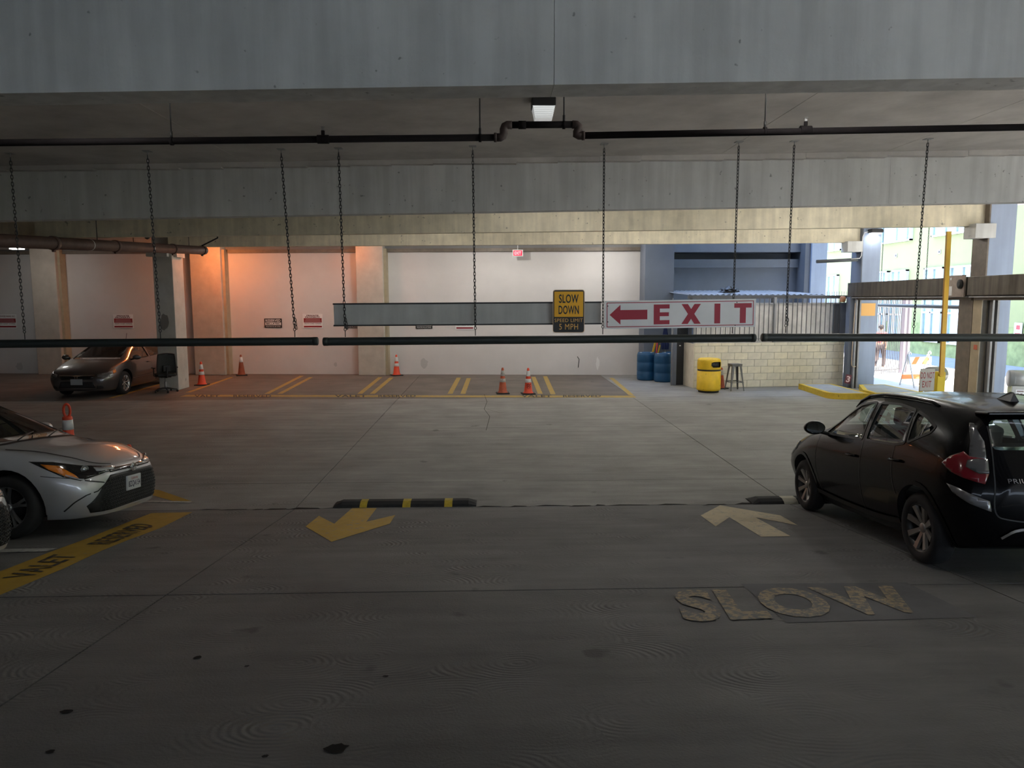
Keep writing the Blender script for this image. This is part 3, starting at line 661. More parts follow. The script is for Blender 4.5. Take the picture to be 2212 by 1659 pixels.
m_drum = mat('blue plastic drum', (.012, .085, .20), .45, var=.1, vscale=3)
def drum(x, y, label):
    e = empty('drum', (x, y, 0), 0, label, 'barrel', 'blue plastic drums')
    pr = [(.25, 0), (.275, .02), (.285, .06), (.287, .27), (.279, .285), (.287, .30), (.287, .56), (.279, .575), (.287, .59), (.286, .80), (.272, .85), (.262, .865), (.262, .885), (.245, .885), (.24, .865), (0, .865)]
    MB().lathe(pr, 32).build('shell', m_drum, e)
    for s in (-1, 1): MB().lathe([(.035, .862), (.035, .885), (.02, .887)], 12, T(s*.17, 0, 0)).build('bung', m_white, e)
    return e
drum(5.41, 23.0, 'blue plastic drum standing foremost beside the dark doorway'); drum(4.98, 23.55, 'blue plastic drum next to the white wall'); drum(5.75, 23.52, 'blue plastic drum hidden behind the foremost one')
# folded things stood behind the drums
e = empty('step_ladder', (5.10, 23.93, 0), .0, 'yellow step ladder rail sticking up behind the drums', 'ladder')
MB().box(-.04, .02, 0, .03, 0, 1.3, RYm(.22)).build('front_rail', m_yel, e); MB().box(.14, .18, 0, .03, 0, 1.15, RYm(.22)).build('front_rail', m_yel, e); MB().box(.0, .16, 0, .02, .3, .34, RYm(.22)).box(.0, .16, 0, .02, .7, .74, RYm(.22)).build('step', m_yel, e)
MB().tube([(5.32, 23.80, 0), (5.40, 23.80, 1.4)], .02, 8).build('red_pole', mat('red pole', (.5, .02, .03), .5), label='red pole leaning beside the yellow ladder', cat='pole')
e = empty('folded_umbrella', (5.68, 23.95, 0), 0, 'dark blue folded umbrella standing behind the drums', 'umbrella')
mb = MB(); v = []; 
prof = [(.10, .95), (.11, 1.1), (.09, 1.3), (.05, 1.6), (.015, 1.72)]
n = 20
for i in range(n):
    for r_, z_ in prof: v.append((r_*(1+.22*(-1)**i)*cos(2*pi*i/n), r_*(1+.22*(-1)**i)*sin(2*pi*i/n), z_))
mb.add(v, [(i*5+q, ((i+1) % n)*5+q, ((i+1) % n)*5+q+1, i*5+q+1) for i in range(n) for q in range(4)]).build('canopy', mat('navy cloth', (.015, .03, .11), .8), e)
MB().tube([(0, 0, 0), (0, 0, 1.7)], .018, 8).build('pole', m_galv, e)

def office_chair(x, y, rz, label):
    e = empty('office_chair', (x, y, 0), rz, label, 'chair')
    mk = mat('chair black', (.012, .012, .013), .6); mm = mat('chair mesh', (.025, .027, .026), .8, var=.3, vscale=60)
    for k in range(5):
        a = 2*pi*k/5+.3; c_, s_ = cos(a), sin(a)
        l_ = MB().tube([(0, 0, .12), (.12*c_, .12*s_, .105), (.30*c_, .30*s_, .075)], .02, 8, rs=[.026, .022, .014]).build('base_arm', m_black, e)
        MB().lathe([(.03, -.012), (.03, .012)], 12, T(.30*c_, .30*s_, .03) @ RZ(a+.9) @ RX(pi/2)).build('caster', m_rubber, l_)
    MB().tube([(0, 0, .10), (0, 0, .30)], .03, 12).tube([(0, 0, .28), (0, 0, .44)], .018, 12).build('gas_post', m_galv, e)
    MB().box(-.14, .14, -.10, .12, .42, .455, bev=.008).tube([(.06, 0, .43), (.26, .02, .415)], .008, 6).build('tilt_mechanism', mk, e)
    bm = MB(); bm.box(-.25, .25, -.25, .25, .455, .535, bev=.035).build('seat', mk, e)
    # back: a curved frame filled with mesh, at +y side
    fr = []; 
    def bp(u, v_): return (u*(.24-.03*(v_)**2), .24+.05*(v_)-.05*(1-u*u), .56+.52*v_)
    out = [bp(1, t/6) for t in range(7)]+[bp(1-t/4, 1.0+.04*sin(pi*t/8)) for t in range(1, 8)]+[bp(-1, 1-t/6) for t in range(7)]+[bp(-1+t/4, 0) for t in range(1, 8)]
    bk = MB().tube(out, .018, 8, closed=True).build('backrest_frame', mk, e)
    vs = [bp(-1+u/6, v_/8) for v_ in range(9) for u in range(13)]
    o = mobj('backrest_mesh', vs, [(v_*13+u, v_*13+u+1, (v_+1)*13+u+1, (v_+1)*13+u) for v_ in range(8) for u in range(12)], mm, bk, True)
    sd = o.modifiers.new('s', 'SOLIDIFY'); sd.thickness = .006
    MB().box(-.09, .09, .25, .285, .60, .78, bev=.012).build('lumbar_pad', mk, bk)
    MB().tube([(0, .1, .43), (0, .25, .44), (0, .29, .55), (0, .27, .72)], .024, 8).build('back_stem', mk, e)
    for s in (-1, 1):
        ar = MB().tube([(s*.22, .02, .45), (s*.29, .02, .47), (s*.295, .03, .68)], .016, 8).build('arm_post', mk, e)
        MB().box(s*.295-.035, s*.295+.035, -.13, .13, .68, .71, bev=.012).build('arm_pad', mk, ar)
    return e
p = G(362, 846); office_chair(p.x, p.y-.1, -2.55, 'black mesh office chair in front of the concrete column')
LAMPS_FILL = ((-15.2, 24.6, 4), (-6.6, 23.4, 6), (8.0, 18.4, 24), (3.5, 18.4, 21), (-1.5, 18.4, 12), (3.6, 23.4, 19), (0, 23.4, 16), (-3.2, 23.4, 9), (6.8, 13.6, 14), (1.4, 13.6, 8), (7.5, 6.1, 6), (2.6, 6.1, 5), (-3.4, 6.1, 2))  # white fill lamps added to lift the bays that daylight leaves dark
LAMPS_S = ((-9.2, 24.7, 19), (-4.6, 24.8, 2.5), (-8.2, 22.7, 8))
# ------------------------------------------------------------------ paint on the floor
PY_ = (.44, .28, .03); CF = (.22, .215, .20)
m_line = worn_paint('worn yellow line', PY_, CF, .56, 14); m_linew = worn_paint('worn white line', (.42, .42, .40), CF, .58, 16)
m_arrow_y = worn_paint('yellow arrow paint', (.46, .29, .03), CF, .62, 12); m_arrow_c = worn_paint('cream arrow paint', (.50, .42, .27), CF, .60, 12)
m_sten = worn_paint('black stencil', (.03, .025, .02), (.30, .2, .04), .60, 20)
def paint(px, m, name, f=G, lift=.004, **kw):
    pts = [f(*q)+Vector((0, 0, lift)) for q in px]
    if (pts[1].xy-pts[0].xy).cross(pts[2].xy-pts[1].xy) < 0: pts = pts[::-1]
    c = sum(pts, Vector())/len(pts)
    bm = bmesh.new(); vs = [bm.verts.new(p-c) for p in pts]
    from mathutils.geometry import tessellate_polygon as tp
    for q in tp([[p-c for p in pts]]): bm.faces.new([vs[i] for i in q])
    bm.normal_update()
    me = bpy.data.meshes.new(name); bm.to_mesh(me); bm.free(); me.materials.append(m)
    o = bpy.data.objects.new(name, me); C.objects.link(o); o.location = c; return tag(o, **kw)
def seg(a, b, w_, m, label, f=G, group='stall lines on the far floor', lift=.004, name='painted_line'):
    p, q = f(*a), f(*b); n = (q-p).xy.orthogonal().normalized().to_3d()*w_/2
    c = (p+q)/2; o = mobj(name, [p-n-c, q-n-c, q+n-c, p+n-c], [(0, 1, 2, 3)], m); o.location = c+Vector((0, 0, lift)); return tag(o, label, 'painted line', group)
seg((395, 855), (1372, 857), .40, m_line, 'long yellow line across the front of the far stalls', lift=.003)
sl_ = [((501, 815), (406, 848), 'yellow stall line farthest left, right of the column'), ((652, 812), (576, 851), 'left line of the leftmost close pair of stall lines'), ((672, 815), (604, 851), 'right line of the leftmost close pair of stall lines'),
       ((821.5, 815), (777, 851), 'left line of the stall line pair below the third pilaster'), ((845.5, 816), (804, 851), 'right line of the stall line pair below the third pilaster'), ((991, 816), (972, 851), 'left line of the stall line pair left of the two cones'), ((1012.6, 817), (1000, 851), 'right line of the stall line pair left of the two cones'),
       ((1152, 814), (1167, 851), 'stall line just right of the clean orange cone'), ((1177.5, 813), (1194.7, 852), 'second stall line right of the clean orange cone'), ((1320.6, 816.6), (1364, 854), 'slanting end line of the last far stall'), ((353, 828), (239, 860), 'orange lit yellow line beside the grey sedan')]
for a, b, lb in sl_: seg(a, b, .14, m_line, lb)
def flat_text(s, quad, m, label, f=G, group=None, lift=.007, bold=.02, name='stencilled_word'):
    """a word mapped on the quad bottom left, bottom right, top right, top left"""
    bl, br, tr, tl = [f(*q) for q in quad]; vs, fs = text_geo(s, bold); c = (bl+tr)/2
    v = [(bl*(1-a)+br*a)*(1-b)+(tl*(1-a)+tr*a)*b-c for a, b in vs]
    o = mobj(name, v, fs, m); o.location = c+Vector((0, 0, lift)); return tag(o, label, 'lettering', group)
for s, x0, x1, lb in (('VALET', 420, 474, 'black word VALET at the left end of the long yellow line'), ('RESERVED', 504, 586, 'black word RESERVED left of the pair of stall lines'), ('VALET', 723, 792, 'black word VALET below the third pilaster'), ('RESERVED', 817, 898, 'black word RESERVED in the middle of the long yellow line'),
                      ('VALET', 1126, 1192, 'black word VALET behind the feet of the two cones'), ('RESERVED', 1216, 1298, 'black word RESERVED at the right end of the long yellow line')):
    flat_text(s, ((x0, 858.4), (x1, 858.4), (x1, 853.2), (x0, 853.2)), m_sten, lb, group='stencilled words on the far line', bold=.03)
m_strip = worn_paint('old yellow band', (.36, .22, .018), CF, .68, 10)
m_strip_o = paint([(-60, 1250), (0, 1235), (111, 1192), (194, 1161.6), (277, 1128), (327, 1109), (416, 1106.7), (347, 1141), (277, 1167), (222, 1189), (139, 1228), (0, 1286), (-60, 1310)], m_strip, 'painted_band', RG, .003, label='broad yellow band curving along the left stalls, stencilled with words', cat='painted line')
flat_text('VALET', ((66, 1248), (172, 1201), (116, 1199), (3, 1251)), m_sten, 'black stretched word VALET on the near yellow band', RG)
flat_text('RESERVED', ((238, 1177), (336, 1136), (292, 1131), (186, 1177)), m_sten, 'black stretched word RESERVED on the near yellow band', RG)
paint([(300, 1052), (323, 1057), (344, 1059), (417, 1084), (382, 1085), (300, 1062)], m_strip, 'painted_wedge', RG, .003, label='yellow wedge of paint in front of the silver sedan', cat='painted line')
paint([(250, 1081), (416, 1083.5), (410, 1086.5), (250, 1085)], m_linew, 'painted_line', RG, .005, label='thin white line in front of the silver sedan', cat='painted line')
paint([(-60, 1188), (125, 1185), (100, 1192), (-60, 1195)], m_linew, 'painted_line', RG, .005, label='white stall line reaching the near yellow band', cat='painted line')
paint([(660, 1138), (689, 1115), (722, 1132), (761, 1098), (814, 1098), (791, 1128), (854, 1113), (842, 1132), (716, 1171)], m_arrow_y, 'floor_arrow', RG, label='yellow arrow on the ramp pointing towards the viewer', cat='arrow')
paint([(1513.5, 1114), (1555.5, 1092), (1685.6, 1114), (1723.5, 1135.5), (1631.5, 1118), (1708, 1159), (1644, 1160), (1575.7, 1118), (1546, 1138)], m_arrow_c, 'floor_arrow', RG, label='cream arrow on the ramp pointing away beside the black hatchback', cat='arrow')
paint([(1600, 1262), (1958, 1259), (2112, 1334), (1700, 1346)], mat('dark patch paint', (.10, .10, .105), .8, var=.2, vscale=2), 'floor_patch', RG, .003, label='dark painted patch under the worn floor word', cat='painted patch')
flat_text('SLOW', ((1478, 1346), (2030, 1324), (1925, 1266), (1452, 1276)), worn_paint('worn slow paint', (.31, .24, .14), (.12, .115, .11), .49, 22, .05), 'worn cream word SLOW on the ramp at the lower right', RG, bold=.045)
for px, py, s in ((727, 1618, .055), (427, 1421, .028), (143, 1538, .03), (533, 1440, .016), (833, 1462, .016), (573, 1635, .016), (109, 1625, .02)):
    p = RG(px, py); o = mobj('oil_spot', [(s*cos(a)*random.uniform(.7, 1.1), s*sin(a)*random.uniform(.6, 1), 0) for a in [2*pi*k/14 for k in range(14)]], [tuple(range(14))], mat('oil', (.015, .015, .015), .8, spec=.1)); o.location = p+Vector((0, 0, .004)); o.rotation_euler.x = -atan2(RK, 1)
    tag(o, {727: 'largest black oil spot, at the bottom edge of the picture', 427: 'black oil spot left of the middle of the ramp', 143: 'black oil spot at the far left of the ramp'}.get(px, {533: 'faint oil spot right of the oil spot left of the middle', 833: 'faint oil spot near the middle of the ramp', 573: 'small oil spot at the bottom left of the largest one', 109: 'small oil spot near the lower left corner'}.get(px)), 'oil spot', 'oil spots on the ramp')

def bump(x0, x1, y, label, stripes, ends=(True, True)):
    e = empty('speed_bump', (x0, y, 0), 0, label, 'speed bump', 'rubber speed bumps'); L = x1-x0
    prof = [(-.15, 0), (-.12, .03), (-.05, .055), (.05, .055), (.12, .03), (.15, 0)]
    def sec(a, b, m, name, k=1.0, k0=1.0, k1=1.0):
        v = [(a, y_*k, z_*k0*k) for y_, z_ in prof]+[(b, y_*k, z_*k1*k) for y_, z_ in prof]; n = len(prof)
        return mobj(name, v, [tuple(range(n)), tuple(range(2*n-1, n-1, -1))]+[(i, n+i, n+(i+1) % n, (i+1) % n) for i in range(n)], m, e)
    sec(.10 if ends[0] else 0, L-.1, m_rubber, 'body'); 
    if ends[0]: sec(0, .10, m_rubber, 'end_cap', k0=.3)
    if ends[1]: sec(L-.1, L, m_rubber, 'end_cap', k1=.3)
    for a, w_ in stripes: sec(a, a+w_, mat('bump yellow', (.5, .36, .03), .7, var=.3, vscale=12) if ends[1] else mat('bump cream', (.5, .46, .36), .7), 'stripe', 1.015)
    return e
bump(-1.97, -.19, 9.17, 'black rubber speed bump with yellow stripes at the foot of the ramp', ((.33, .09), (.86, .10), (1.38, .10)))
bump(3.28, 5.6, 9.12, 'black rubber speed bump running under the black hatchback', ((.40, .18), (1.1, .18)), (True, False))

# ------------------------------------------------------------------ bin store: block wall, picket fence, tin roof
m_block = mat('cream block', (.76, .71, .58), .9, var=.10, vscale=5, bump=.4, bscale=50); m_block2 = mat('pale block', (.82, .76, .60), .9, var=.10, vscale=6, bump=.4, bscale=50)
m_mort = mat('mortar', (.36, .33, .27), .95)
bwall = empty('block_wall', (5.9, 21.25, 0), atan2(.42, 4.55), 'low cream block wall behind the yellow bin', 'wall')
BL = 4.62; nb = 11.4
box('mortar_bed', .0, BL, .012, .19, 0, 1.285, m_mort, bwall)
proto = None
bmesh_ = {}
def block(x0, x1, z0, z1, m):
    k = (round(x1-x0, 2), round(z1-z0, 2), m.name)
    if k not in bmesh_:
        o = box('block', 0, x1-x0, 0, .1, 0, z1-z0, m, bwall, bev=.006); bmesh_[k] = o.data
    else:
        o = bpy.data.objects.new('block', bmesh_[k]); C.objects.link(o); o.parent = bwall
    o.location = (x0, random.uniform(-.003, .003), z0)
for r_ in range(7):
    z0 = r_*.203+.003; z1 = min(z0+.195, 1.30); x = -.2 if r_ % 2 else 0
    while x < BL:
        a, b = max(x, 0)+.004, min(x+.406, BL)-.004
        if b-a > .05: block(a, b, z0, z1, random.choice((m_block, m_block, m_block2)))
        x += .406
box('wall_return', -.02, .0, .0, 1.2, 0, 1.29, m_block, bwall)
fence = empty('picket_fence', (5.9, 21.33, 1.30), atan2(.42, 4.55), 'grey iron picket fence backed with metal sheets on top of the block wall', 'fence')
m_sheet = mat('galvanised sheet', (.66, .64, .62), .5, metal=.15, var=.2, vscale=2.5, streak=.12)
m_iron = mat('grey iron', (.10, .10, .105), .5); m_ironl = mat('pale iron', (.33, .33, .34), .5)
for k, (a, b) in enumerate(((0.02, .9), (.91, 1.85), (1.86, 2.42), (2.47, 3.45), (3.46, 4.28), (4.29, 4.62))): box('sheet_panel', a, b, .06+.006*(k % 2), .07+.006*(k % 2), .0, 1.14-.0*k, m_sheet if k < 5 else m_slate, fence)
box('rail', 0, 4.62, -.02, .02, 1.12, 1.16, m_ironl, fence); box('rail', 0, 4.62, -.02, .02, .10, .13, m_ironl, fence)
pk = None
for i in range(32):
    x = .05+i*.146
    if pk is None: pk = box('picket', -.009, .009, -.009, .009, .06, 1.30, m_iron, fence).data; o = bpy.data.objects['picket']
    else: o = bpy.data.objects.new('picket', pk); C.objects.link(o); o.parent = fence
    o.location = (x, -.03, 0)
box('post', 2.42, 2.47, -.03, .03, 0, 1.32, m_ironl, fence); box('post', -.02, .03, -.03, .03, 0, 1.25, m_ironl, fence)
box('dark_panel', 4.45, 4.75, -.05, .05, -.02, 1.16, m_slate, fence)
rf = empty('tin_roof', (5.82, 21.75, 0), 0, 'corrugated tin roof over the bin store behind the picket fence', 'roof')
m_tin = mat('tin', (.42, .43, .46), .4, metal=.5, var=.25, vscale=3)
for k in range(6):
    v = []; n = 20; x0 = k*.82
    for i in range(n+1):
        x = x0+.80*i/n; z = .018*sin(i/n*2*pi*5)
        v += [(x, 0, 2.70+z), (x, 4.2, 2.86+z)]
    o = mobj('roof_sheet', v, [(2*i, 2*i+2, 2*i+3, 2*i+1) for i in range(n)], m_tin, rf); sd = o.modifiers.new('s', 'SOLIDIFY'); sd.thickness = .004
box('roof_beam', 0, 5.1, .02, .1, 2.58, 2.67, m_iron, rf)
for x in (.05, 2.5, 5.0): box('roof_post', x, x+.08, .02, .1, 0, 2.6, m_iron, rf)
for x0, x1, y in ((6.1, 8.3, 22.2), (7.3, 8.9, 22.0), (9.3, 10.4, 22.3)):
    pass
mb = MB().box(6.3, 9.0, 22.1, 22.16, 2.745, 2.765).box(7.2, 8.2, 22.0, 22.05, 2.74, 2.76); mb.build('roof_batten', m_ironl, rf, kind='stuff')
rf.children[-1].location = (-5.82, -21.75, 0)
# crumpled black rag on the roof
bm = bmesh.new(); bmesh.ops.create_icosphere(bm, subdivisions=3, radius=1)
for v in bm.verts:
    n_ = noise.noise(v.co*2.3)*.7+noise.noise(v.co*6)*.35; v.co = Vector((v.co.x*.24, v.co.y*.15, max(-.5, v.co.z)*.11))*(1+n_)
me = bpy.data.meshes.new('rag'); bm.to_mesh(me); bm.free(); me.materials.append(m_black); o = bpy.data.objects.new('rag', me); C.objects.link(o); o.location = (7.15, 22.1, 2.82); tag(o, 'crumpled black rag lying on the tin roof', 'rag')
# dark doorway between drums and block wall
dr = empty('door_1', (5.56, 21.95, 0), 0, label='black steel door of the bin store', kind='structure')
box('leaf', .02, .36, .12, .16, 0, 2.2, mat('black door', (.016, .018, .022), .5), dr); box('jamb', -.10, 0, 0, .3, 0, 2.3, m_slate2, dr); box('head', -.10, .36, 0, .3, 2.2, 2.4, m_slate, dr)
box('notice', .10, .15, .112, .12, 1.28, 1.31, m_white, dr); box('notice', .10, .15, .112, .12, 1.17, 1.2, m_white, dr)
MB().tube([(5.40, 21.9, 0), (5.40, 21.9, 2.6)], .012, 6).build('thin_post', m_galv, label='thin grey post left of the dark doorway', cat='post')

# ------------------------------------------------------------------ roller gates along the exit side
ga = atan2(.055, 1)
def gx(y): return 10.0+.055*(y-15.4)
def hood(y0, y1, label, name='gate_hood'):
    e = empty(name, (gx(y0), y0, 2.63), -ga, label, 'roller gate hood', 'roller gate hoods'); L = (y1-y0)/cos(ga)
    mh = mat('gate hood steel', (.115, .098, .078), .5, metal=.3, var=.18, vscale=3, streak=.35)
    box('casing', 0, .44, 0, L, .0, .39, mh, e, bev=.012); box('bottom_bar', .03, .12, .02, L-.02, -.045, -.015, m_galv, e); box('guide_channel', .14, .30, .02, L-.02, -.10, 0, m_steel, e)
    return e
hood(15.44, 21.3, 'brown steel roller gate hood over the far exit opening'); hood(9.4, 15.38, 'brown steel roller gate hood at the right edge of the picture')
box('end_plate', -.03, 0, .0, .62, -.03, .43, mat('dusty end plate', (.33, .27, .23), .6, var=.2, vscale=6), bpy.data.objects['gate_hood'])
h2 = bpy.data.objects['gate_hood']
mb = MB().lathe([(.10, 0), (.10, .03), (.05, .035), (.05, .05)], 20, T(-.03, .13, .24) @ RYm(-pi/2)).build('chain_wheel', m_black, h2)
box('label_sticker', -.036, -.03, .44, .55, -.0, .20, m_white, h2); MB().lathe([(.03, 0), (.03, .006)], 12, T(-.03, .50, .36) @ RYm(-pi/2)).build('round_sticker', m_white, h2)
e = empty('gate_drive', (10.22, 21.34, 2.56), 0, 'small rusty gear housing under the far end of the gate hood', 'gear housing')
MB().lathe([(.03, -.05), (.09, -.05), (.09, .05), (.03, .05)], 14, RYm(pi/2)).build('gear_case', mat('rust', (.38, .17, .08), .7, var=.3, vscale=9), e)
def jamb(y, label, w=.5):
    e = empty('gate_jamb', (gx(y)+JX, y, 0), -ga, label, 'gate jamb', 'roller gate jambs')
    box('guide_outer', .12, .16, -.02, .10, 0, 2.62, m_galv, e); box('guide_inner', .22, .26, -.02, .10, 0, 2.62, m_galv, e); box('guide_back', .12, .26, .08, .10, 0, 2.62, m_steel, e)
    box('post', .0, .30, .12, .12+w*.5, 0, 2.62, m_slate, e); return e
JX = 0
jamb(20.95, 'steel gate guide and post at the far end of the exit opening')
JX = .20
e = jamb(15.0, 'steel gate guide and tan post between the two gate openings'); 
box('tan_post', .0, .14, .12, .42, 0, 2.62, m_tan, e).location.x = -.02
box('dark_post', -.02, .10, .44, .95, 0, 2.62, m_steel, e); box('red_sticker', -.026, -.02, .18, .3, 1.5, 1.6, mat('red sticker', (.6, .15, .08), .6), e)
# pull chain loop and the number plate
pts = [Vector((10.33, 20.8, 2.45)), Vector((10.31, 20.8, 1.6)), Vector((10.30, 20.8, .9))]+[Vector((10.38+.075*cos(pi-t), 20.8, .72+.09*sin(pi-t)*-1)) for t in [pi*k/8 for k in range(0, 7)]]
o = MB().tube(pts, .011, 6).build('pull_chain', mat('tan cord', (.45, .33, .22), .7), label='long hanging hand chain loop at the end of the block wall', cat='chain')
e = empty('number_plate', (10.17, 20.9, .16), 0, 'small tilted dark red plate reading 3 on the island', 'plate'); M = RYm(.18)
box('plate', 0, .17, 0, .01, 0, .26, mat('maroon plate', (.12, .02, .03), .6), e, M=M); mb = MB(); text_on(mb, '3', .03, .14, .04, .22, -.004, .03, M); mb.build('lettering', mat('pink white', (.7, .5, .5), .6), e)
# wall lamp on the first outer column, junction pipe
e = empty('wall_lamp', (10.92, 21.15, 4.42), 0, 'lit wall lamp at the top of the far outer column', 'lamp')
box('housing', -.17, .17, -.24, 0, .0, .11, m_black, e, bev=.02); box('lens', -.13, .13, -.22, -.02, -.035, .005, mat('lamp glow', (.95, .97, 1), .4, emit=1.2), e)
MB().tube([(-.17, -.05, .04), (-.27, -.04, .02), (-.31, -.03, -.1), (-.32, -.02, -.62), (-.36, -.02, -.70), (-.6, 0, -.72)], .011, 6).build('cable', m_white, e)
pl = bpy.data.lights.new('lamp_light', 'AREA'); pl.energy = .9; pl.size = .22; po = bpy.data.objects.new('lamp_light', pl); C.objects.link(po); po.parent = e; po.location = (0, -.12, -.05)
MB().tube([P(1764, 565, 21.2), P(1852, 561, 21.2)], .048, 14).build('pipe_stub', mat('dark conduit', (.09, .10, .11), .5), label='dark horizontal pipe stub left of the far outer column', cat='pipe')

# islands
def island(poly, label, h=.15):
    c = Vector((sum(p[0] for p in poly)/len(poly), sum(p[1] for p in poly)/len(poly), 0)); e = empty('kerb_island', c, 0, label, 'kerb island', 'kerb islands at the exit')
    q = [(x-c.x, y-c.y) for x, y in poly]; n = len(q)
    ins = []
    for i in range(n):
        a = Vector(q[i-1]); b = Vector(q[i]); d_ = Vector(q[(i+1) % n]); n1 = (b-a).orthogonal().normalized(); n2 = (d_-b).orthogonal().normalized(); k_ = (n1+n2).normalized(); ins.append((b.x+k_.x*.12, b.y+k_.y*.12))
    v = [(x, y, 0) for x, y in q]+[(x, y, h) for x, y in q]+[(x, y, h) for x, y in ins]
    mobj('yellow_kerb', v, [(i, (i+1) % n, n+(i+1) % n, n+i) for i in range(n)]+[(n+i, n+(i+1) % n, 2*n+(i+1) % n, 2*n+i) for i in range(n)], mat('kerb yellow', (.62, .42, .03), .65, var=.15, vscale=7, spots=16), e)
    mobj('top', [(x, y, h-.002) for x, y in ins], [tuple(range(n))], mat('island top', (.32, .33, .34), .85, var=.15, vscale=3), e); return e
def arc(cx_, cy_, r_, a, b, n=5): return [(cx_+r_*cos(a+(b-a)*k/n), cy_+r_*sin(a+(b-a)*k/n)) for k in range(n+1)]
isl = arc(9.08, 18.95, .36, pi, 1.5*pi, 6)+[(9.72, 18.59), (9.76, 20.85), (8.84, 20.9)]
island(isl, 'yellow edged concrete island with a rounded corner in front of the block wall')
island([(9.90, 18.66), (11.2, 18.7), (11.2, 20.6), (10.45, 20.6), (9.95, 19.4)], 'yellow edged island at the foot of the far outer column')

# barrier arm and its post
e = empty('barrier_gate', (9.44, 15.25, 0), 0, 'yellow square barrier post with its long arm raised upright', 'barrier')
box('post', -.085, .085, -.085, .085, 0, 1.04, mat('bright yellow', (.85, .62, .02), .5, var=.06, vscale=5), e, bev=.008)
t_ = P(2051, 498, 15.12)-Vector((9.44, 15.25, 0)); b_ = Vector((-.02, -.0, 1.0)); d_ = t_-b_
ep = e; ge_ = empty('barrier_arm', (-.02, -.09, .98)); ge_.parent = ep; e = ge_; e['label'] = 'long amber barrier arm raised upright'
M = T(0, 0, 0) @ RYm(atan2(d_.x, d_.z))
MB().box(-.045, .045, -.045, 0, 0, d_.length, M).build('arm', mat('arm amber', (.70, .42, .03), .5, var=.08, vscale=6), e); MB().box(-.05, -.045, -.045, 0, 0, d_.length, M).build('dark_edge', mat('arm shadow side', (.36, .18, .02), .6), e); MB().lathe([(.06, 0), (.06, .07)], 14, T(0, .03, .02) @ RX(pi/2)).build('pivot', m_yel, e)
e = empty('do_not_exit_sign', (8.93, 15.08, .65), .10, 'grey sheet sign with red words DO NOT EXIT on a short yellow post', 'sign')
plate(e, .40, .56, m_galv, .015, .004); plate(e, .38, .54, mat('dull white sheet', (.55, .53, .50), .6), .01, .001, 'face', -.001, .01, .01)
mb = MB(); text_on(mb, 'DO NOT', .02, .38, .31, .47, -.004, .01); text_on(mb, 'EXIT', .07, .31, .09, .25, -.004, .01); mb.build('lettering', mat('sign maroon', (.35, .05, .05), .6), e)
MB().box(.03, .11, .01, .06, -.775, .5).build('post', m_yel, e); e.scale = (.84, .84, .84)
# pay stations with drum hoods
def drum_station(x, y, rz, label):
    e = empty('ticket_machine', (x, y, 0), rz, label, 'ticket machine', 'ticket machines with drum hoods')
    m_case = mat('machine case', (.42, .41, .38), .4, var=.04, vscale=3)
    box('pedestal', -.16, .16, -.14, .14, 0, .62, m_case, e, bev=.012); box('orange_edge', .16, .175, -.13, .13, .02, .62, mat('machine orange', (.75, .38, .12), .5), e); box('green_side', -.172, -.16, -.13, .13, .02, .62, mat('machine olive', (.45, .45, .25), .6), e)
    MB().lathe([(.0, -.21), (.17, -.21), (.19, -.20), (.19, .20), (.17, .21), (0, .21)], 32, T(0, 0, .78) @ RYm(pi/2)).build('drum_hood', mat('brushed hood', (.28, .28, .27), .4, metal=.35), e)
    MB().lathe([(.192, 0), (.194, .006), (.192, .012)], 32, T(-.12, 0, .78) @ RYm(pi/2), caps=False).build('seam', m_galv, e)
    box('instruction_panel', -.08, .09, -.146, -.14, .28, .54, m_white, e); mb = MB().box(-.06, .07, -.149, -.146, .49, .52).box(-.06, -.02, -.149, -.146, .38, .46).box(.01, .05, -.149, -.146, .38, .46).box(-.06, .07, -.149, -.146, .30, .35); mb.build('print', mat('grey print', (.25, .18, .16), .6), e, kind='stuff'); return e
drum_station(10.52, 17.15, .35, 'ticket machine with silver drum hood behind the yellow barrier post')
drum_station(11.85, 16.2, -.35, 'white ticket machine with drum hood at the right edge of the picture')

# A-frame barricade on the pavement
e = empty('barricade', (12.62, 21.5, -.02), .1, 'white folding barricade with orange stripes on the sunlit pavement', 'barricade')
m_bar = mat('barricade white', (.6, .6, .6), .5); m_bo = mat('barricade orange', (.85, .22, .06), .5)
MB().box(-.34, .42, -.05, -.025, .66, .88).build('board', m_bar, e)
for k in range(2): mb = MB(); x = -.22+.33*k; mb.add([(x, -.052, .66), (x+.14, -.052, .66), (x+.26, -.052, .88), (x+.12, -.052, .88)], [(0, 1, 2, 3)]).build('stripe', m_bo, e)
for sx_ in (-.30, .34):
    lg = MB().tube([(sx_, -.02, .95), (sx_-.05, -.42, 0)], .022, 8).build('front_leg', m_bar, e); MB().tube([(sx_, .02, .95), (sx_+.02, .34, 0)], .022, 8).build('rear_leg', m_bar, e)
    MB().tube([(sx_, 0, .95), (sx_, 0, 1.0), (sx_+.04, 0, 1.04), (sx_+.08, 0, 1.0), (sx_+.08, 0, .95)], .018, 8).build('top_loop', m_bar, e)
MB().box(-.34, .4, .17, .19, .2, .34).build('lower_board', m_bo, e)
# clearance bar and chains outside
bar((12.55, 24.2, 2.36), (12.2, 17.4, 2.33), 'grey clearance bar hanging outside the far gate opening', m=mat('sunlit grey plastic', (.10, .11, .115), .4), group='hanging clearance bars')
for (y, lb) in ((23.6, 'thin far chain nearest the outer column'), (20.9, 'thin far chain behind the long near chain'), (18.4, 'thin far chain beside the bearing block')):
    x = 12.55+(24.2-y)*(-.35/6.8); chain((x, y, cz(x)), (x, y, 2.40), lb, 'chains outside the gate')

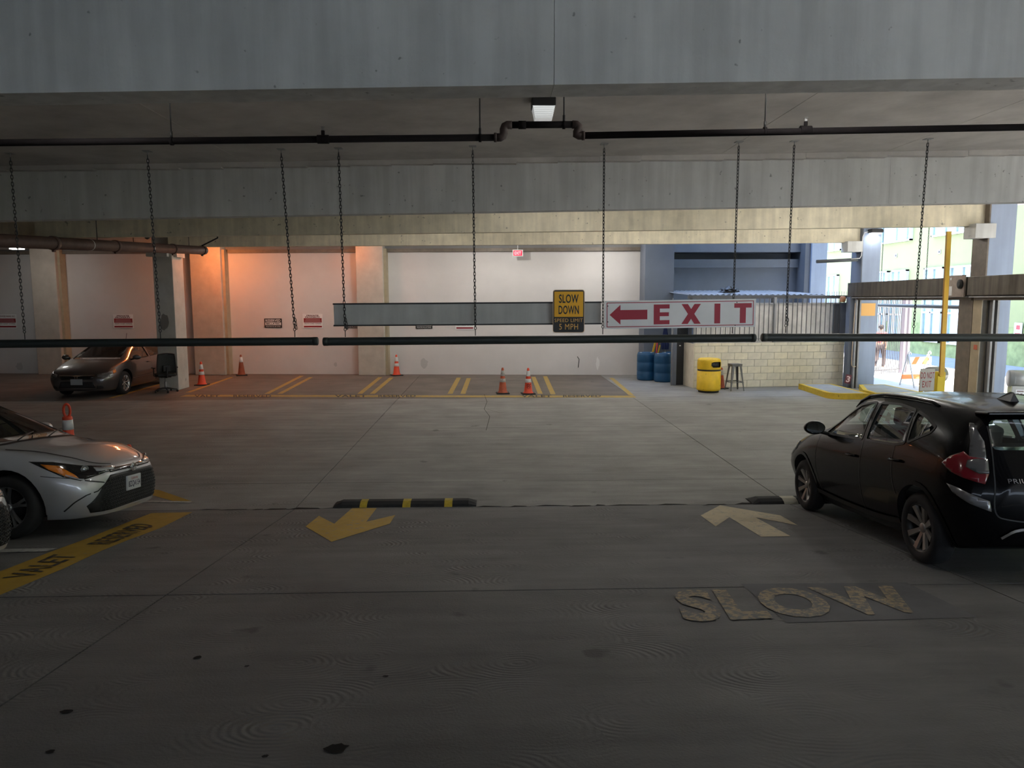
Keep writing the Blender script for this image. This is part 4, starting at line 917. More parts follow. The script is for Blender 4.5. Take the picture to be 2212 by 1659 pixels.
# iron gate and posts outside
e = empty('iron_gate', (12.86, 24.6, -.02), atan2(.87, 1.55), 'tall dark iron bar gate outside the exit opening', 'gate'); gi = mat('dark iron', (.045, .04, .045), .5)
for i in range(17): box('bar', .1*i, .1*i+.016, 0, .016, .02, 2.6, gi, e)
box('rail', -.02, 1.64, -.01, .02, .14, .17, gi, e); box('rail', -.02, 1.64, -.01, .02, 2.3, 2.33, gi, e)
for x in (1.72, 1.98): box('gate_post', x, x+.13, -.05, .08, .0, 2.75, mat('grey violet post', (.16, .14, .16), .6), e)
e = empty('spiked_fence', (11.95, 27.6, 0), .25, 'spiked iron fence beyond the tin roof', 'fence')
for i in range(20): MB().box(.11*i, .11*i+.014, 0, .014, 0, 2.85).build('spike', gi, e)
box('rail', 0, 2.2, 0, .02, 2.62, 2.65, gi, e); box('rail', 0, 2.2, 0, .02, .3, .33, gi, e)

# ------------------------------------------------------------------ pale green building over the road
m_green = mat('pale green render', (.19, .215, .105), .85, var=.06, vscale=.7); m_green2 = mat('mossy green render', (.17, .21, .09), .9, var=.3, vscale=2.5)
m_frame = mat('window frame', (.55, .58, .62), .5); m_pane = mat('window pane', (.16, .26, .27), .08, spec=.9, var=.35, vscale=1.5)
bd = empty('street_building', (22, 30, 0), 0, 'pale green rendered building with white windows over the road', 'building')
box('wall', 0, 9, -45, 55, -1, 30, m_green, bd)
box('lower_wall', -.06, 0, -45, 55, -1, 1.35, m_green2, bd)
def win(px0, px1, zb, zt, cols, rowsplit=None):
    """a window on the street front, its sides taken at picture columns px0 and px1"""
    ya, yb = SX(px1, 600, 22).y-30, SX(px0, 600, 22).y-30
    wf = MB(); wf.box(-.16, .05, ya, ya+.07, zb, zt).box(-.16, .05, yb-.07, yb, zb, zt).box(-.16, .05, ya, yb, zb, zb+.08).box(-.16, .05, ya, yb, zt-.08, zt)
    es = [ya]+[yb+(ya-yb)*c for c in sorted(cols, reverse=True)]+[yb]
    for q in es[1:-1]: wf.box(-.14, .05, q-.05, q+.05, zb, zt)
    zs = [zb]+([zb+(zt-zb)*rowsplit] if rowsplit else [])+[zt]
    for z in zs[1:-1]: wf.box(-.14, .05, ya, yb, z-.04, z+.04)
    f = wf.build('window', m_frame, bd)
    for a, b in zip(es[:-1], es[1:]):
        for c, d_ in zip(zs[:-1], zs[1:]): box('pane', -.07, -.05, a+.05, b-.05, c+.04, d_-.04, m_pane, f)
win(1786, 1817, 5.6, 7.4, (.45,)); win(1902, 1967, 5.6, 7.4, (.5, .85)); win(2012, 2092, 5.6, 7.4, (.35, .65)); win(2230, 2300, 5.6, 7.4, (.5,))
win(1791, 1813, .5, 4.1, (.55,), .35); win(1899, 1922, .45, 4.1, (.5,), .35); win(1929, 1963, .45, 4.1, (.4,), .35); win(2001, 2042, .42, 4.1, (.45,), .4); win(2056, 2111, .40, 4.1, (.5,), .4)
for px, py in ((1936, 552), (2030, 544)):
    p = SX(px, py, 22); box('wall_vent', -.03, 0, p.y-30-.11, p.y-30+.11, p.z-.1, p.z+.1, m_galv, bd); box('vent_slot', -.04, -.03, p.y-30-.06, p.y-30+.06, p.z-.05, p.z+.05, m_black, bd)
p = SX(2200, 712, 21.9); e = empty('street_notice', p, 0, 'small white and red notice on the green building', 'sign'); box('sheet', -.03, 0, -.22, .22, -.28, .28, m_white, e); box('red_mark', -.035, -.03, -.12, .1, .0, .18, m_dkred, e); box('red_mark', -.035, -.03, -.16, .16, -.24, -.14, m_dkred, e)

# ------------------------------------------------------------------ sodium lights, and white fill lights added out of view behind the beams
def fixture(x, y, power, col, label, group, size=.3, warm=False, wall=False):
    e = empty('ceiling_light', (x, y, cz(x)-.02), 0, label, 'ceiling light', group)
    box('housing', -.2, .2, -.12, .12, -.10, 0, m_galv, e, bev=.01); box('lens', -.18, .18, -.10, .10, -.13, -.10, mat('sodium glow' if warm else 'fill lamp glow', col, .4, emit=4, ecol=col), e)
    l_ = bpy.data.lights.new('lamp_light', 'POINT'); l_.shadow_soft_size = .09; l_.energy = power; l_.color = col
    o = bpy.data.objects.new('lamp_light', l_); C.objects.link(o); o.parent = e; o.location = (0, 0, -.24); return e
CW = (1.0, .97, .91); SL = {(-9.2, 24.7): 'orange sodium light beside the orange lit pilaster', (-4.6, 24.8): 'faint orange sodium light above the third pilaster', (-8.2, 22.7): 'orange sodium light just behind the farthest beam'}
for x, y, pw in LAMPS_FILL: fixture(x, y, pw, CW, 'added white fill light hidden behind the '+('nearest' if y < 8 else 'third' if y < 17 else 'farthest')+' beam, '+{7.5: 'far right', 2.6: 'right of the middle', -3.4: 'left of the middle', 1.4: 'in the middle', -15.2: 'above the left stalls', -6.6: 'left of the hanging board', 8.0: 'near the far gate', 3.5: 'above the exit sign', -1.5: 'left of the middle', 3.6: 'before the white wall', 0: 'above the two cones', -3.2: 'by the third pilaster', 6.8: 'right of the middle', 1.5: 'in the middle'}[x], 'added white fill lights')
for x, y, pw in LAMPS_S: fixture(x, y, pw, (1.0, .30, .09), SL[(x, y)], 'sodium ceiling lights', warm=True)
# ------------------------------------------------------------------ cars: a lofted shell, real window openings, parts laid on its surface
def pchip(xs, ys, x):
    n = len(xs)
    if x <= xs[0]: return ys[0]
    if x >= xs[-1]: return ys[-1]
    h = [xs[i+1]-xs[i] for i in range(n-1)]; d = [(ys[i+1]-ys[i])/h[i] for i in range(n-1)]; m = [0]*n
    for i in range(1, n-1):
        if d[i-1]*d[i] > 0: w1 = 2*h[i]+h[i-1]; w2 = h[i]+2*h[i-1]; m[i] = (w1+w2)/(w1/d[i-1]+w2/d[i])
    m[0], m[-1] = d[0], d[-1]
    i = max(k for k in range(n-1) if xs[k] <= x); t = (x-xs[i])/h[i]
    return (2*t**3-3*t*t+1)*ys[i]+(t**3-2*t*t+t)*h[i]*m[i]+(-2*t**3+3*t*t)*ys[i+1]+(t**3-t*t)*h[i]*m[i+1]
def crom(p, seg=6):
    out = []
    for i in range(len(p)-1):
        p0 = p[max(i-1, 0)]; p1 = p[i]; p2 = p[i+1]; p3 = p[min(i+2, len(p)-1)]
        for k in range(seg):
            t = k/seg; out.append(tuple(.5*(2*b+(c-a)*t+(2*a-5*b+4*c-d)*t*t+(-a+3*b-3*c+d)*t**3) for a, b, c, d in zip(p0, p1, p2, p3)))
    out.append(tuple(p[-1])); return out
class Car:
    """prof: rows (x, zbottom, wrocker, wmax, zmax, wbelt, zbelt, wrail, zrail, ztop)"""
    def __init__(s, rows): s.rows = sorted(rows); s.xs = [r[0] for r in s.rows]
    def par(s, x): return [pchip(s.xs, [r[k] for r in s.rows], x) for k in range(1, 10)]
    def ring(s, x, dw=0, dz=0, zb=None):
        b, wr_, wm, zm, wb, zB, wt, zt, zc_ = s.par(x)
        if zb is not None: b = zb
        wr_, wm, wb, wt = [max(.02, q-dw) for q in (wr_, wm, wb, wt)]; zt -= dz; zc_ -= dz
        zt = min(zt, zc_-.002); zB = min(zB, zt-.01); zm = min(zm, zB-.01); b = min(b, zm-.05)
        half = crom([(0, b), (wr_*.8, b), (wr_, b+.05), (wm, zm), (wb, zB), (wt, zt), (wt*.55, zt+(zc_-zt)*.75), (0, zc_)], 5)
        return [(x, y, z) for y, z in half]+[(x, -y, z) for y, z in half[-2:0:-1]]
    def solid(s, x0, x1, n, dw=0, dz=0, zb=None, extra=()):
        xs = sorted(set([x0+(x1-x0)*i/n for i in range(n+1)]+list(extra))); rings = [s.ring(x, dw, dz, zb) for x in xs]; k = len(rings[0])
        v = [p for r_ in rings for p in r_]; f = [(i*k+q, i*k+(q+1) % k, (i+1)*k+(q+1) % k, (i+1)*k+q) for i in range(len(xs)-1) for q in range(k)]
        f.append(tuple(range(k))[::-1]); f.append(tuple((len(xs)-1)*k+q for q in range(k))); return v, f
def temp(v, f, m):
    me = bpy.data.meshes.new('tmp'); me.from_pydata([tuple(p) for p in v], [], f); me.materials.append(m)
    bm = bmesh.new(); bm.from_mesh(me); bmesh.ops.recalc_face_normals(bm, faces=bm.faces); bm.to_mesh(me); bm.free()
    o = bpy.data.objects.new('tmp', me); C.objects.link(o); return o
def bool_cut(o, cutters):
    for c in cutters:
        md = o.modifiers.new('b', 'BOOLEAN'); md.operation = 'DIFFERENCE'; md.solver = 'EXACT'; md.object = c; md.material_mode = 'TRANSFER'
    bpy.context.view_layer.update(); dg = bpy.context.evaluated_depsgraph_get(); me = bpy.data.meshes.new_from_object(o.evaluated_get(dg))
    o.modifiers.clear(); old = o.data; o.data = me; bpy.data.meshes.remove(old)
    for c in cutters: d = c.data; bpy.data.objects.remove(c); bpy.data.meshes.remove(d)
def prism_yz(poly, x0, x1): n = len(poly); return [(x0, y, z) for y, z in poly]+[(x1, y, z) for y, z in poly], [tuple(range(n)), tuple(range(2*n-1, n-1, -1))]+[(i, n+i, n+(i+1) % n, (i+1) % n) for i in range(n)]
def prism_xz(poly, y0, y1): n = len(poly); return [(x, y0, z) for x, z in poly]+[(x, y1, z) for x, z in poly], [tuple(range(n)), tuple(range(2*n-1, n-1, -1))]+[(i, n+i, n+(i+1) % n, (i+1) % n) for i in range(n)]
def smooth_poly(p, seg=4):
    q = p[-1:]+p+p[:2]; out = []
    for i in range(len(p)):
        p0, p1, p2, p3 = q[i], q[i+1], q[i+2], q[i+3]
        for k in range(seg):
            t = k/seg; out.append(tuple(.5*(2*b+(c-a)*t+(2*a-5*b+4*c-d)*t*t+(-a+3*b-3*c+d)*t**3)*1.0 for a, b, c, d in zip(p0, p1, p2, p3)))
    return out
def round_poly(p, r=.03, k=3):
    out = []; n = len(p)
    for i in range(n):
        a, b, c = Vector(p[i-1]), Vector(p[i]), Vector(p[(i+1) % n]); u, v_ = (a-b), (c-b); q = min(r, u.length*.45, v_.length*.45); u = b+u.normalized()*q; v_ = b+v_.normalized()*q
        for j in range(k+1): t = j/k; out.append(tuple(u*(1-t)**2+b*2*t*(1-t)+v_*t*t))
    return out
class Skin:
    """lays flat outlines on the car's surface, looking along a level direction"""
    def __init__(s, bvh): s.b = bvh
    def hit(s, az, a, z, far=4.):
        d = Vector((cos(az), sin(az), 0)); t = Vector((-sin(az), cos(az), 0)); o_ = d*far+t*a+Vector((0, 0, z)); h = s.b.ray_cast(o_, -d)
        return (h[0], h[1]) if h[0] else (None, None)
    def patch(s, az, poly, off, name, m, parent, step=.05, depth=.012, poly3=False, smooth=True, label=None):
        t = Vector((-sin(az), cos(az), 0))
        if poly3: poly = [(Vector(p).dot(t), p[2]) for p in poly]
        n = len(poly); pts = []; 
        for i in range(n):
            a, b = Vector(poly[i]), Vector(poly[(i+1) % n]); q = max(1, int((b-a).length/step))
            pts += [a+(b-a)*k/q for k in range(q)]
        nb_ = len(pts); lo = [min(p[k] for p in pts) for k in (0, 1)]; hi = [max(p[k] for p in pts) for k in (0, 1)]
        ys_ = lo[0]+step*.5
        while ys_ < hi[0]:
            z_ = lo[1]+step*.5
            while z_ < hi[1]:
                pts.append(Vector((ys_, z_))); z_ += step
            ys_ += step
        v2, _, f2, _, _, _ = delaunay_2d_cdt([Vector((p[0], p[1])) for p in pts], [], [list(range(nb_))], 1, 1e-5)
        vs = []; ok = True
        for p in v2:
            h, nn = s.hit(az, p.x, p.y)
            if h is None:
                # slide inwards until the surface is met
                c = Vector(((lo[0]+hi[0])/2, (lo[1]+hi[1])/2)); k = 0
                while h is None and k < 12: k += 1; q = p.lerp(c, k*.05); h, nn = s.hit(az, q.x, q.y)
                if h is None: h = Vector((0, 0, p.y)); nn = Vector((0, 0, 1))
            vs.append((h, nn))
        top = [h+nn*off for h, nn in vs]; edges = {}
        for f in f2:
            for i in range(len(f)):
                e_ = (f[i], f[(i+1) % len(f)]); k = tuple(sorted(e_)); edges.setdefault(k, []).append(e_)
        use = sorted({i for q in f2 for i in q}); ix = {a: b for b, a in enumerate(use)}; f2 = [[ix[i] for i in q] for q in f2]; top = [top[i] for i in use]; vs = [vs[i] for i in use]; edges = {}
        for q in f2:
            for i in range(len(q)): e_ = (q[i], q[(i+1) % len(q)]); edges.setdefault(tuple(sorted(e_)), []).append(e_)
        v = list(top); f = [tuple(q) for q in f2]; mp = {}
        for k, l_ in edges.items():
            if len(l_) == 1:
                a, b = l_[0]
                for q in (a, b):
                    if q not in mp: mp[q] = len(v); v.append(vs[q][0]-vs[q][1]*depth)
                f.append((b, a, mp[a], mp[b]))
        return mobj(name, v, f, m, parent, smooth, label=label)
    def ribbon(s, az, pts, w_, off, name, m, parent, poly3=False, sm=True, label=None):
        t = Vector((-sin(az), cos(az), 0))
        if poly3: pts = [(Vector(p).dot(t), p[2]) for p in pts]
        if sm and len(pts) > 2: pts = crom([tuple(p) for p in pts], 6)
        q = []
        for a, b in zip(pts[:-1], pts[1:]):
            a, b = Vector(a), Vector(b); k = max(1, int((b-a).length/.06)); q += [a+(b-a)*i/k for i in range(k)]
        q.append(Vector(pts[-1])); out = []
        for i, p in enumerate(q):
            d_ = (q[min(i+1, len(q)-1)]-q[max(i-1, 0)]).normalized(); nn2 = Vector((-d_.y, d_.x))*w_/2
            for sg in (-1, 1):
                h, nn = s.hit(az, *(p+nn2*sg))
                if h is None: h, nn = s.hit(az, *p)
                if h is None: return None
                out.append(h+nn*off)
        return mobj(name, out, [(2*i, 2*i+2, 2*i+3, 2*i+1) for i in range(len(q)-1)], m, parent, True, label=label)
m_tyre = mat('tyre', (.016, .016, .017), .8, var=.2, vscale=12)
def wheel(parent, x, y, r, rr, wdt, style, side, m_rim, m_dark):
    M = T(x, y, r) @ RX(-pi/2*side)   # local z points outwards
    h = wdt/2
    pr = [(rr-.01, -h*.9), (rr+.01, -h), (r-.04, -h), (r-.012, -h*.8), (r, -h*.45), (r, h*.45), (r-.012, h*.8), (r-.04, h), (rr+.012, h), (rr-.005, h*.9)]
    ty = MB().lathe(pr, 40, M, caps=False).build('tyre', m_tyre, parent)
    mb = MB().lathe([(rr-.004, -h*.8), (rr-.03, -h*.7), (rr-.035, h*.4), (rr-.018, h*.8), (rr+.002, h*.92), (rr+.006, h*.88)], 40, M, caps=False)
    mb.build('rim', m_rim, ty)
    MB().lathe([(rr-.03, -h*.2), (.05, -h*.1), (0, -h*.1)], 28, M).build('brake_shadow', m_dark, ty)
    sp = []; n = style['n']
    for k in range(n):
        a = 2*pi*k/n+style.get('a0', .1); sb = MB(); w0, w1, z0, z1 = style['w0'], style['w1'], h*.45, h*.86
        for sh in style.get('pair', (0,)):
            A = Matrix.Rotation(a, 4, 'Z'); v = []
            for rad, w_, zz, tt in ((.03, w0, z0, 0), (rr*.45, (w0+w1)/2*.9, h*.62, sh*.5), (rr-.02, w1, z1, sh)):
                for yy, dz_ in ((-w_/2, -.022), (w_/2, -.022), (w_/2*.8, 0), (-w_/2*.8, 0)): v.append((rad, yy+tt*rad, zz+dz_))
            sb.add(v, [(0, 3, 2, 1), (8, 9, 10, 11)]+[(q*4+i, q*4+(i+1) % 4, q*4+4+(i+1) % 4, q*4+4+i) for q in (0, 1) for i in range(4)], False, M @ A)
        sb.build('spoke', style['m'] if k % 2 == 0 or 'm2' not in style else style['m2'], ty)
    MB().lathe([(.045, h*.3), (.04, h*.55), (.028, h*.62), (0, h*.63)], 16, M).build('hub_cap', style['m'], ty)
    for k in range(5): pass
    return ty
def car_lights(name, col, emit=0, rough=.15): return mat(name, col, rough, coat=1, emit=emit)
def build_car(name, rows, spec, label, loc, rz, pitch=(0, 0), group=None, cat='car'):
    e = empty(name, loc, rz, label, cat, group); e.rotation_euler = (pitch[0], pitch[1], rz)
    car = Car(rows); xa, xb = car.xs[0], car.xs[-1]
    ex = [xb-.01, xb-.025, xb-.05, xb-.08, xa+.01, xa+.025, xa+.05, xa+.08]
    v, f = car.solid(xa, xb, 84, extra=ex); mb_ = spec['paint']; o = temp(v, f, mb_); bvh = BVHTree.FromPolygons([Vector(p) for p in v], f)
    mi = spec['inner']; cut = []; r = spec['r']; R2 = r+.055
    for ax in spec['axles']:
        for sd in (-1, 1):
            b = MB().lathe([(0, -.36), (R2, -.36), (R2, .36), (0, .36)], 36, T(ax, sd*(spec['hw']-.02), r+.015) @ RX(pi/2), smooth=False); cut.append(temp(b.v, b.f, mi))
    cx0, cx1 = spec['cabin']; vv, ff = car.solid(cx0, cx1, 26, dw=.055, dz=.035, zb=.34); cut.append(temp(vv, ff, mi))
    for p in spec['side_windows']: a, b = prism_xz(round_poly(p, .03), -1.3, 1.3); cut.append(temp(a, b, mb_))
    a, b = prism_yz(round_poly(spec['windshield'], .05), spec['ws_x'], xb+.2); cut.append(temp(a, b, mb_))
    a, b = prism_yz(round_poly(spec['rear_glass'], .06), xa-.2, spec['rg_x']); cut.append(temp(a, b, mb_))
    bool_cut(o, cut)
    o.name = 'body'; o.data.name = 'body'; o.parent = e
    bm = bmesh.new(); bm.from_mesh(o.data)
    for fc in bm.faces: fc.smooth = True
    for ed in bm.edges: ed.smooth = not (len(ed.link_faces) == 2 and ed.calc_face_angle(0) > .6)
    bm.to_mesh(o.data); bm.free()
    S = Skin(bvh); e_ = e; mk = spec['inner']
    gl = spec['glass']; blk = spec['trim']
    for p in spec['side_windows']:
        q = round_poly(p, .03)
        for az, sg in ((pi/2, -1), (-pi/2, 1)): S.patch(az, [(sg*x, z) for x, z in q][::-sg], -.006, 'side_window', gl, e, .12, 0.002)
        for az, sg in ((pi/2, -1), (-pi/2, 1)):
            q2 = [(sg*x, z) for x, z in q]; S.ribbon(az, q2+q2[:1], .022, .004, 'window_trim', blk, e, sm=False)
    q = round_poly(spec['windshield'], .05); S.patch(0, q, -.006, 'windshield', gl, e, .12, .002)
    q = round_poly(spec['rear_glass'], .06); S.patch(pi, [(-y, z) for y, z in q], -.006, 'rear_window', gl, e, .1, .002)
    for ax in spec['axles']:
        for sd in (-1, 1): wheel(e, ax, sd*spec['track'], r, spec['rr'], spec['tw'], spec['wheel'], sd, spec['m_rim'], mk)
    # arch lips and seams
    for az, sg in ((pi/2, -1), (-pi/2, 1)):
        for ax in spec['axles']:
            pts = [(sg*(ax+(R2+.012)*cos(t)), r+.015+(R2+.012)*sin(t)) for t in [pi*(-.08+1.16*k/18) for k in range(19)]]
            S.ribbon(az, pts, .035, .008, 'wheel_arch', spec.get('arch', mb_), e, sm=False)
        for sm_ in spec['seams']: S.ribbon(az, [(sg*x, z) for x, z in sm_], .008, .0035, 'door_seam', blk, e)
        for (x, z) in spec['handles']:
            h_, nn = S.hit(az, sg*x, z)
            if h_: y = h_.y; s2 = 1 if y > 0 else -1; MB().tube([(x-.085, y, z), (x-.07, y+s2*.032, z), (x+.07, y+s2*.032, z), (x+.085, y, z)], .013, 8).build('door_handle', spec.get('handle', mb_), e)
        # mirror
        mx_, mz_ = spec['mirror']; h_, nn = S.hit(az, sg*mx_, mz_)
        if h_:
            y = h_.y; s2 = 1 if y > 0 else -1; cx_ = y+s2*.16
            bm = bmesh.new(); bmesh.ops.create_uvsphere(bm, u_segments=20, v_segments=12, radius=1)
            for v_ in bm.verts:
                k = v_.co; v_.co = Vector((max(k.x, -.35)*.10, k.y*.115, k.z*.075+abs(k.y)*0)); 
            me = bpy.data.meshes.new('mirror'); bm.to_mesh(me); bm.free(); me.materials.append(mb_); me.polygons.foreach_set('use_smooth', [True]*len(me.polygons))
            mo = bpy.data.objects.new('mirror', me); C.objects.link(mo); mo.parent = e; mo.location = (mx_-.02, cx_, mz_+.075)
            MB().add([(-.0365+mx_-.02, cx_+.10*cos(t)-0, mz_+.075+.062*sin(t)) for t in [2*pi*k/20 for k in range(20)]], [tuple(range(20))]).build('mirror_glass', m_chrome_d, mo).location = (-mx_+.02, -cx_, -mz_-.075)
            MB().tube([(mx_, y-s2*.02, mz_), (mx_-.005, cx_-s2*.05, mz_+.035)], .022, 8).build('mirror_arm', blk, mo).location = (-mx_+.02, -cx_, -mz_-.075)
    # cabin
    ms = mat('seat fabric', (.035, .035, .037), .9, var=.1, vscale=8); sx0 = spec['seat_x']; zs = spec.get('seat_z', .42)
    for y in (-.36, .36):
        st = MB().box(sx0-.05, sx0+.45, y-.24, y+.24, zs, zs+.14, bev=.04).box(-.07, .07, -.23, .23, 0, .60, T(sx0-.06, y, zs+.1) @ RYm(-.28), .04).build('seat', ms, e)
        MB().box(-.05, .05, -.13, .13, .62, .80, T(sx0-.06, y, zs+.1) @ RYm(-.28), .035).tube([(sx0-.19, y-.05, zs+.62), (sx0-.23, y-.05, zs+.8)], .008, 6).build('headrest', ms, st)
    rs_ = MB().box(sx0-.95, sx0-.45, -.58, .58, zs+.0, zs+.15, bev=.04).box(-.07, .07, -.58, .58, 0, .5, T(sx0-.93, 0, zs+.1) @ RYm(-.35), .04).build('rear_seat', ms, e)
    for y in (-.33, .33): MB().box(-.04, .04, -.12, .12, .5, .64, T(sx0-.93, y, zs+.1) @ RYm(-.35), .03).build('headrest', ms, rs_)
    dx = spec['dash_x']; MB().box(dx-.22, dx+.2, -.66, .66, .62, spec['dash_z'], bev=.05).build('dashboard', mk, e)
    sw = [(dx-.36+.05*sin(t), .36+.18*cos(t), spec['dash_z']-.05+.17*sin(t)) for t in [2*pi*k/20 for k in range(20)]]
    MB().tube(sw, .014, 6, closed=True).tube([(dx-.36, .2, spec['dash_z']-.05), (dx-.36, .52, spec['dash_z']-.05)], .012, 6).build('steering_wheel', mk, e)
    return e, S
m_chrome_d = mat('mirror glass', (.62, .68, .68), .03, metal=1)
m_lens = mat('clear lens', (.26, .27, .28), .1, metal=.6, coat=1); m_lens_r = mat('red lens', (.20, .006, .015), .15, coat=1); m_lens_d = mat('dim clear lens', (.12, .12, .125), .15, metal=.4, coat=.6); m_lens_a = mat('amber lens', (.75, .22, .02), .2, coat=1); m_lens_k = mat('smoked lens', (.015, .015, .018), .08, coat=1)
m_ledw = mat('daylight strip', (.38, .39, .40), .2, coat=1); m_blk_gl = mat('gloss black', (.008, .008, .009), .12, coat=1); m_blk_pl = mat('black trim plastic', (.013, .013, .014), .55)
m_inner = mat('car interior black', (.014, .014, .015), .9)
m_grillmesh = mat('grille mesh', (.02, .02, .021), .4)
def ellipse_ring(S, az, a, z, ra, rz_, th, m, parent, off=.012, name='emblem'):
    h, nn = S.hit(az, a, z); d = Vector((cos(az), sin(az), 0)); t = Vector((-sin(az), cos(az), 0)); pts = [h+d*off+t*ra*cos(q)+Vector((0, 0, rz_*sin(q))) for q in [2*pi*k/24 for k in range(24)]]
    return MB().tube(pts, th, 6, closed=True).build(name, m, parent)

# --- black hatchback
ppaint = mat('black car paint', (.003, .003, .004), .22, coat=.18, spec=.10)
rowsP = [ # x, zb, wr, wm, zm, wb, zB, wt, zt, zc
 (-1.97, .34, .50, .58, .50, .54, .68, .46, .76, .80), (-1.93, .29, .58, .68, .52, .64, .74, .50, .84, .88), (-1.86, .26, .66, .765, .54, .72, .84, .55, .98, 1.02), (-1.78, .24, .70, .80, .56, .755, .92, .565, 1.14, 1.19), (-1.70, .22, .72, .82, .57, .77, .96, .565, 1.235, 1.29), (-1.60, .20, .73, .835, .58, .78, .98, .565, 1.27, 1.325),
 (-1.2, .17, .74, .845, .58, .79, .99, .575, 1.325, 1.385), (-.7, .16, .745, .845, .57, .80, .97, .58, 1.365, 1.425), (-.2, .16, .745, .845, .56, .80, .95, .585, 1.385, 1.445), (.15, .16, .745, .845, .56, .80, .935, .58, 1.36, 1.425), (.45, .16, .745, .845, .56, .80, .925, .575, 1.25, 1.31), (.75, .16, .745, .845, .57, .80, .92, .585, 1.10, 1.155), (1.0, .17, .745, .845, .58, .79, .91, .60, .995, 1.03),
 (1.25, .18, .74, .84, .58, .77, .88, .60, .935, .975), (1.5, .19, .72, .83, .57, .74, .83, .58, .885, .92), (1.75, .20, .69, .79, .55, .70, .77, .54, .81, .845), (1.92, .21, .62, .73, .50, .65, .68, .50, .72, .755), (2.0, .23, .55, .66, .46, .58, .60, .45, .645, .67), (2.05, .27, .46, .56, .44, .50, .53, .40, .565, .585)]
st8 = dict(n=8, w0=.045, w1=.062, a0=pi/8+.05, m=mat('machined alloy', (.38, .36, .34), .35, metal=.8), m2=mat('machined alloy 2', (.34, .32, .30), .35, metal=.8))
specP = dict(paint=ppaint, inner=m_inner, glass=glass_mat('tinted glass', (.80, .90, .87), .92), trim=m_blk_pl, r=.302, rr=.212, tw=.185, track=.735, hw=.845, axles=(1.275, -1.275), cabin=(-1.58, .98), seat_x=.02, dash_x=.72, dash_z=.93,
  side_windows=[[(.74, .962), (.66, 1.03), (.42, 1.185), (.14, 1.305), (-.07, 1.335), (-.165, 1.335), (-.19, .968)], [(-.27, .97), (-.25, 1.335), (-.60, 1.33), (-.90, 1.29), (-1.0, 1.0), (-.85, .975)], [(-1.035, 1.01), (-.945, 1.282), (-1.14, 1.235), (-1.33, 1.165), (-1.31, 1.12)]],
  windshield=[(-.56, 1.05), (.56, 1.05), (.53, 1.37), (-.53, 1.37)], ws_x=-.1, rear_glass=[(-.555, 1.02), (.555, 1.02), (.51, 1.25), (-.51, 1.25)], rg_x=-1.4,
  wheel=st8, m_rim=mat('dark alloy', (.05, .05, .05), .4, metal=.6), arch=ppaint, seams=[[(.83, .94), (.86, .75), (.84, .50), (.76, .25)], [(-.23, .96), (-.24, .6), (-.235, .24)], [(-.85, .98), (-.86, .80), (-.90, .62), (-.97, .5)]], handles=[(-.06, .80), (-.93, .845)], mirror=(.66, .955))
carP = Car(rowsP)
prius, S = build_car('hatchback_car', rowsP, specP, 'glossy black five door hatchback parked on the ramp, seen from behind', (4.515, 7.26, gz(7.24)+.0), pi/2-R_(2.2), group=None)
prius.rotation_euler = Matrix.Rotation(-atan2(RK, 1), 3, 'X').to_4x4().to_3x3() @ Matrix.Rotation(pi/2-R_(2.2), 3, 'Z') and (Matrix.Rotation(-atan2(RK, 1), 4, 'X') @ Matrix.Rotation(pi/2-R_(2.2), 4, 'Z')).to_euler()
for sg in (1, -1):
    az = pi-sg*.85   # looking at the rear corner
    def c3(l): return [(x, sg*y, z) for x, y, z in l]
    S.patch(az, c3([(-1.70, .605, 1.215), (-1.69, .645, 1.215), (-1.76, .665, 1.08), (-1.80, .70, .95), (-1.855, .60, .95), (-1.80, .585, 1.08)]), .012, 'tail_light', m_lens_d, prius, .03, poly3=True, label='clear upper tail light')
    S.patch(az, c3([(-1.76, .71, 1.0), (-1.68, .77, .955), (-1.62, .80, .90), (-1.72, .79, .84), (-1.82, .74, .80), (-1.90, .63, .765), (-1.895, .605, .84), (-1.85, .60, .95), (-1.79, .68, .965)]), .014, 'tail_light', m_lens_r, prius, .03, poly3=True, label='red tail light')
    S.patch(az, c3([(-1.80, .70, .935), (-1.83, .65, .95), (-1.862, .60, .945), (-1.89, .60, .84), (-1.87, .66, .84), (-1.81, .72, .885)]), .022, 'reverse_lens', m_lens_d, prius, .03, poly3=True)
    S.patch(az, c3([(-1.70, .81, .745), (-1.80, .775, .72), (-1.90, .66, .66), (-1.925, .61, .64), (-1.93, .60, .56), (-1.86, .71, .61), (-1.76, .79, .68)]), .012, 'rear_reflector', mat('clear reflector', (.22, .22, .23), .2, metal=.5, coat=1), prius, .03, poly3=True)
    S.ribbon(pi, [(sg*.53, 1.20), (sg*.555, 1.0), (sg*.585, .8), (sg*.60, .56), (sg*.50, .50), (sg*.2, .47), (0, .465)], .010, .004, 'hatch_seam', m_blk_pl, prius)
    S.ribbon(sg*pi/2, [(-sg*x, z) for x, z in ((.92, .30), (.2, .27), (-.5, .27), (-.93, .30))], .05, .014, 'sill_trim', m_blk_pl, prius)
    MB().tube([(x, sg*(carP.par(x)[6]-.01), carP.par(x)[7]+o_) for x, o_ in ((.42, .004), (.30, .022), (.1, .03), (-.2, .032), (-.5, .032), (-.8, .032), (-1.05, .028), (-1.15, .004))], .014, 8).build('roof_rail', ppaint, prius)
    az2 = sg*.75
    S.patch(az2, c3([(1.60, .76, .80), (1.85, .66, .72), (1.95, .52, .60), (1.93, .60, .55), (1.75, .76, .62), (1.58, .80, .72)]), .01, 'headlight', m_lens, prius, .04, poly3=True)
S.patch(pi, [(-.30, .40), (.30, .40), (.36, .31), (-.36, .31)], .006, 'diffuser', m_blk_pl, prius, .06)
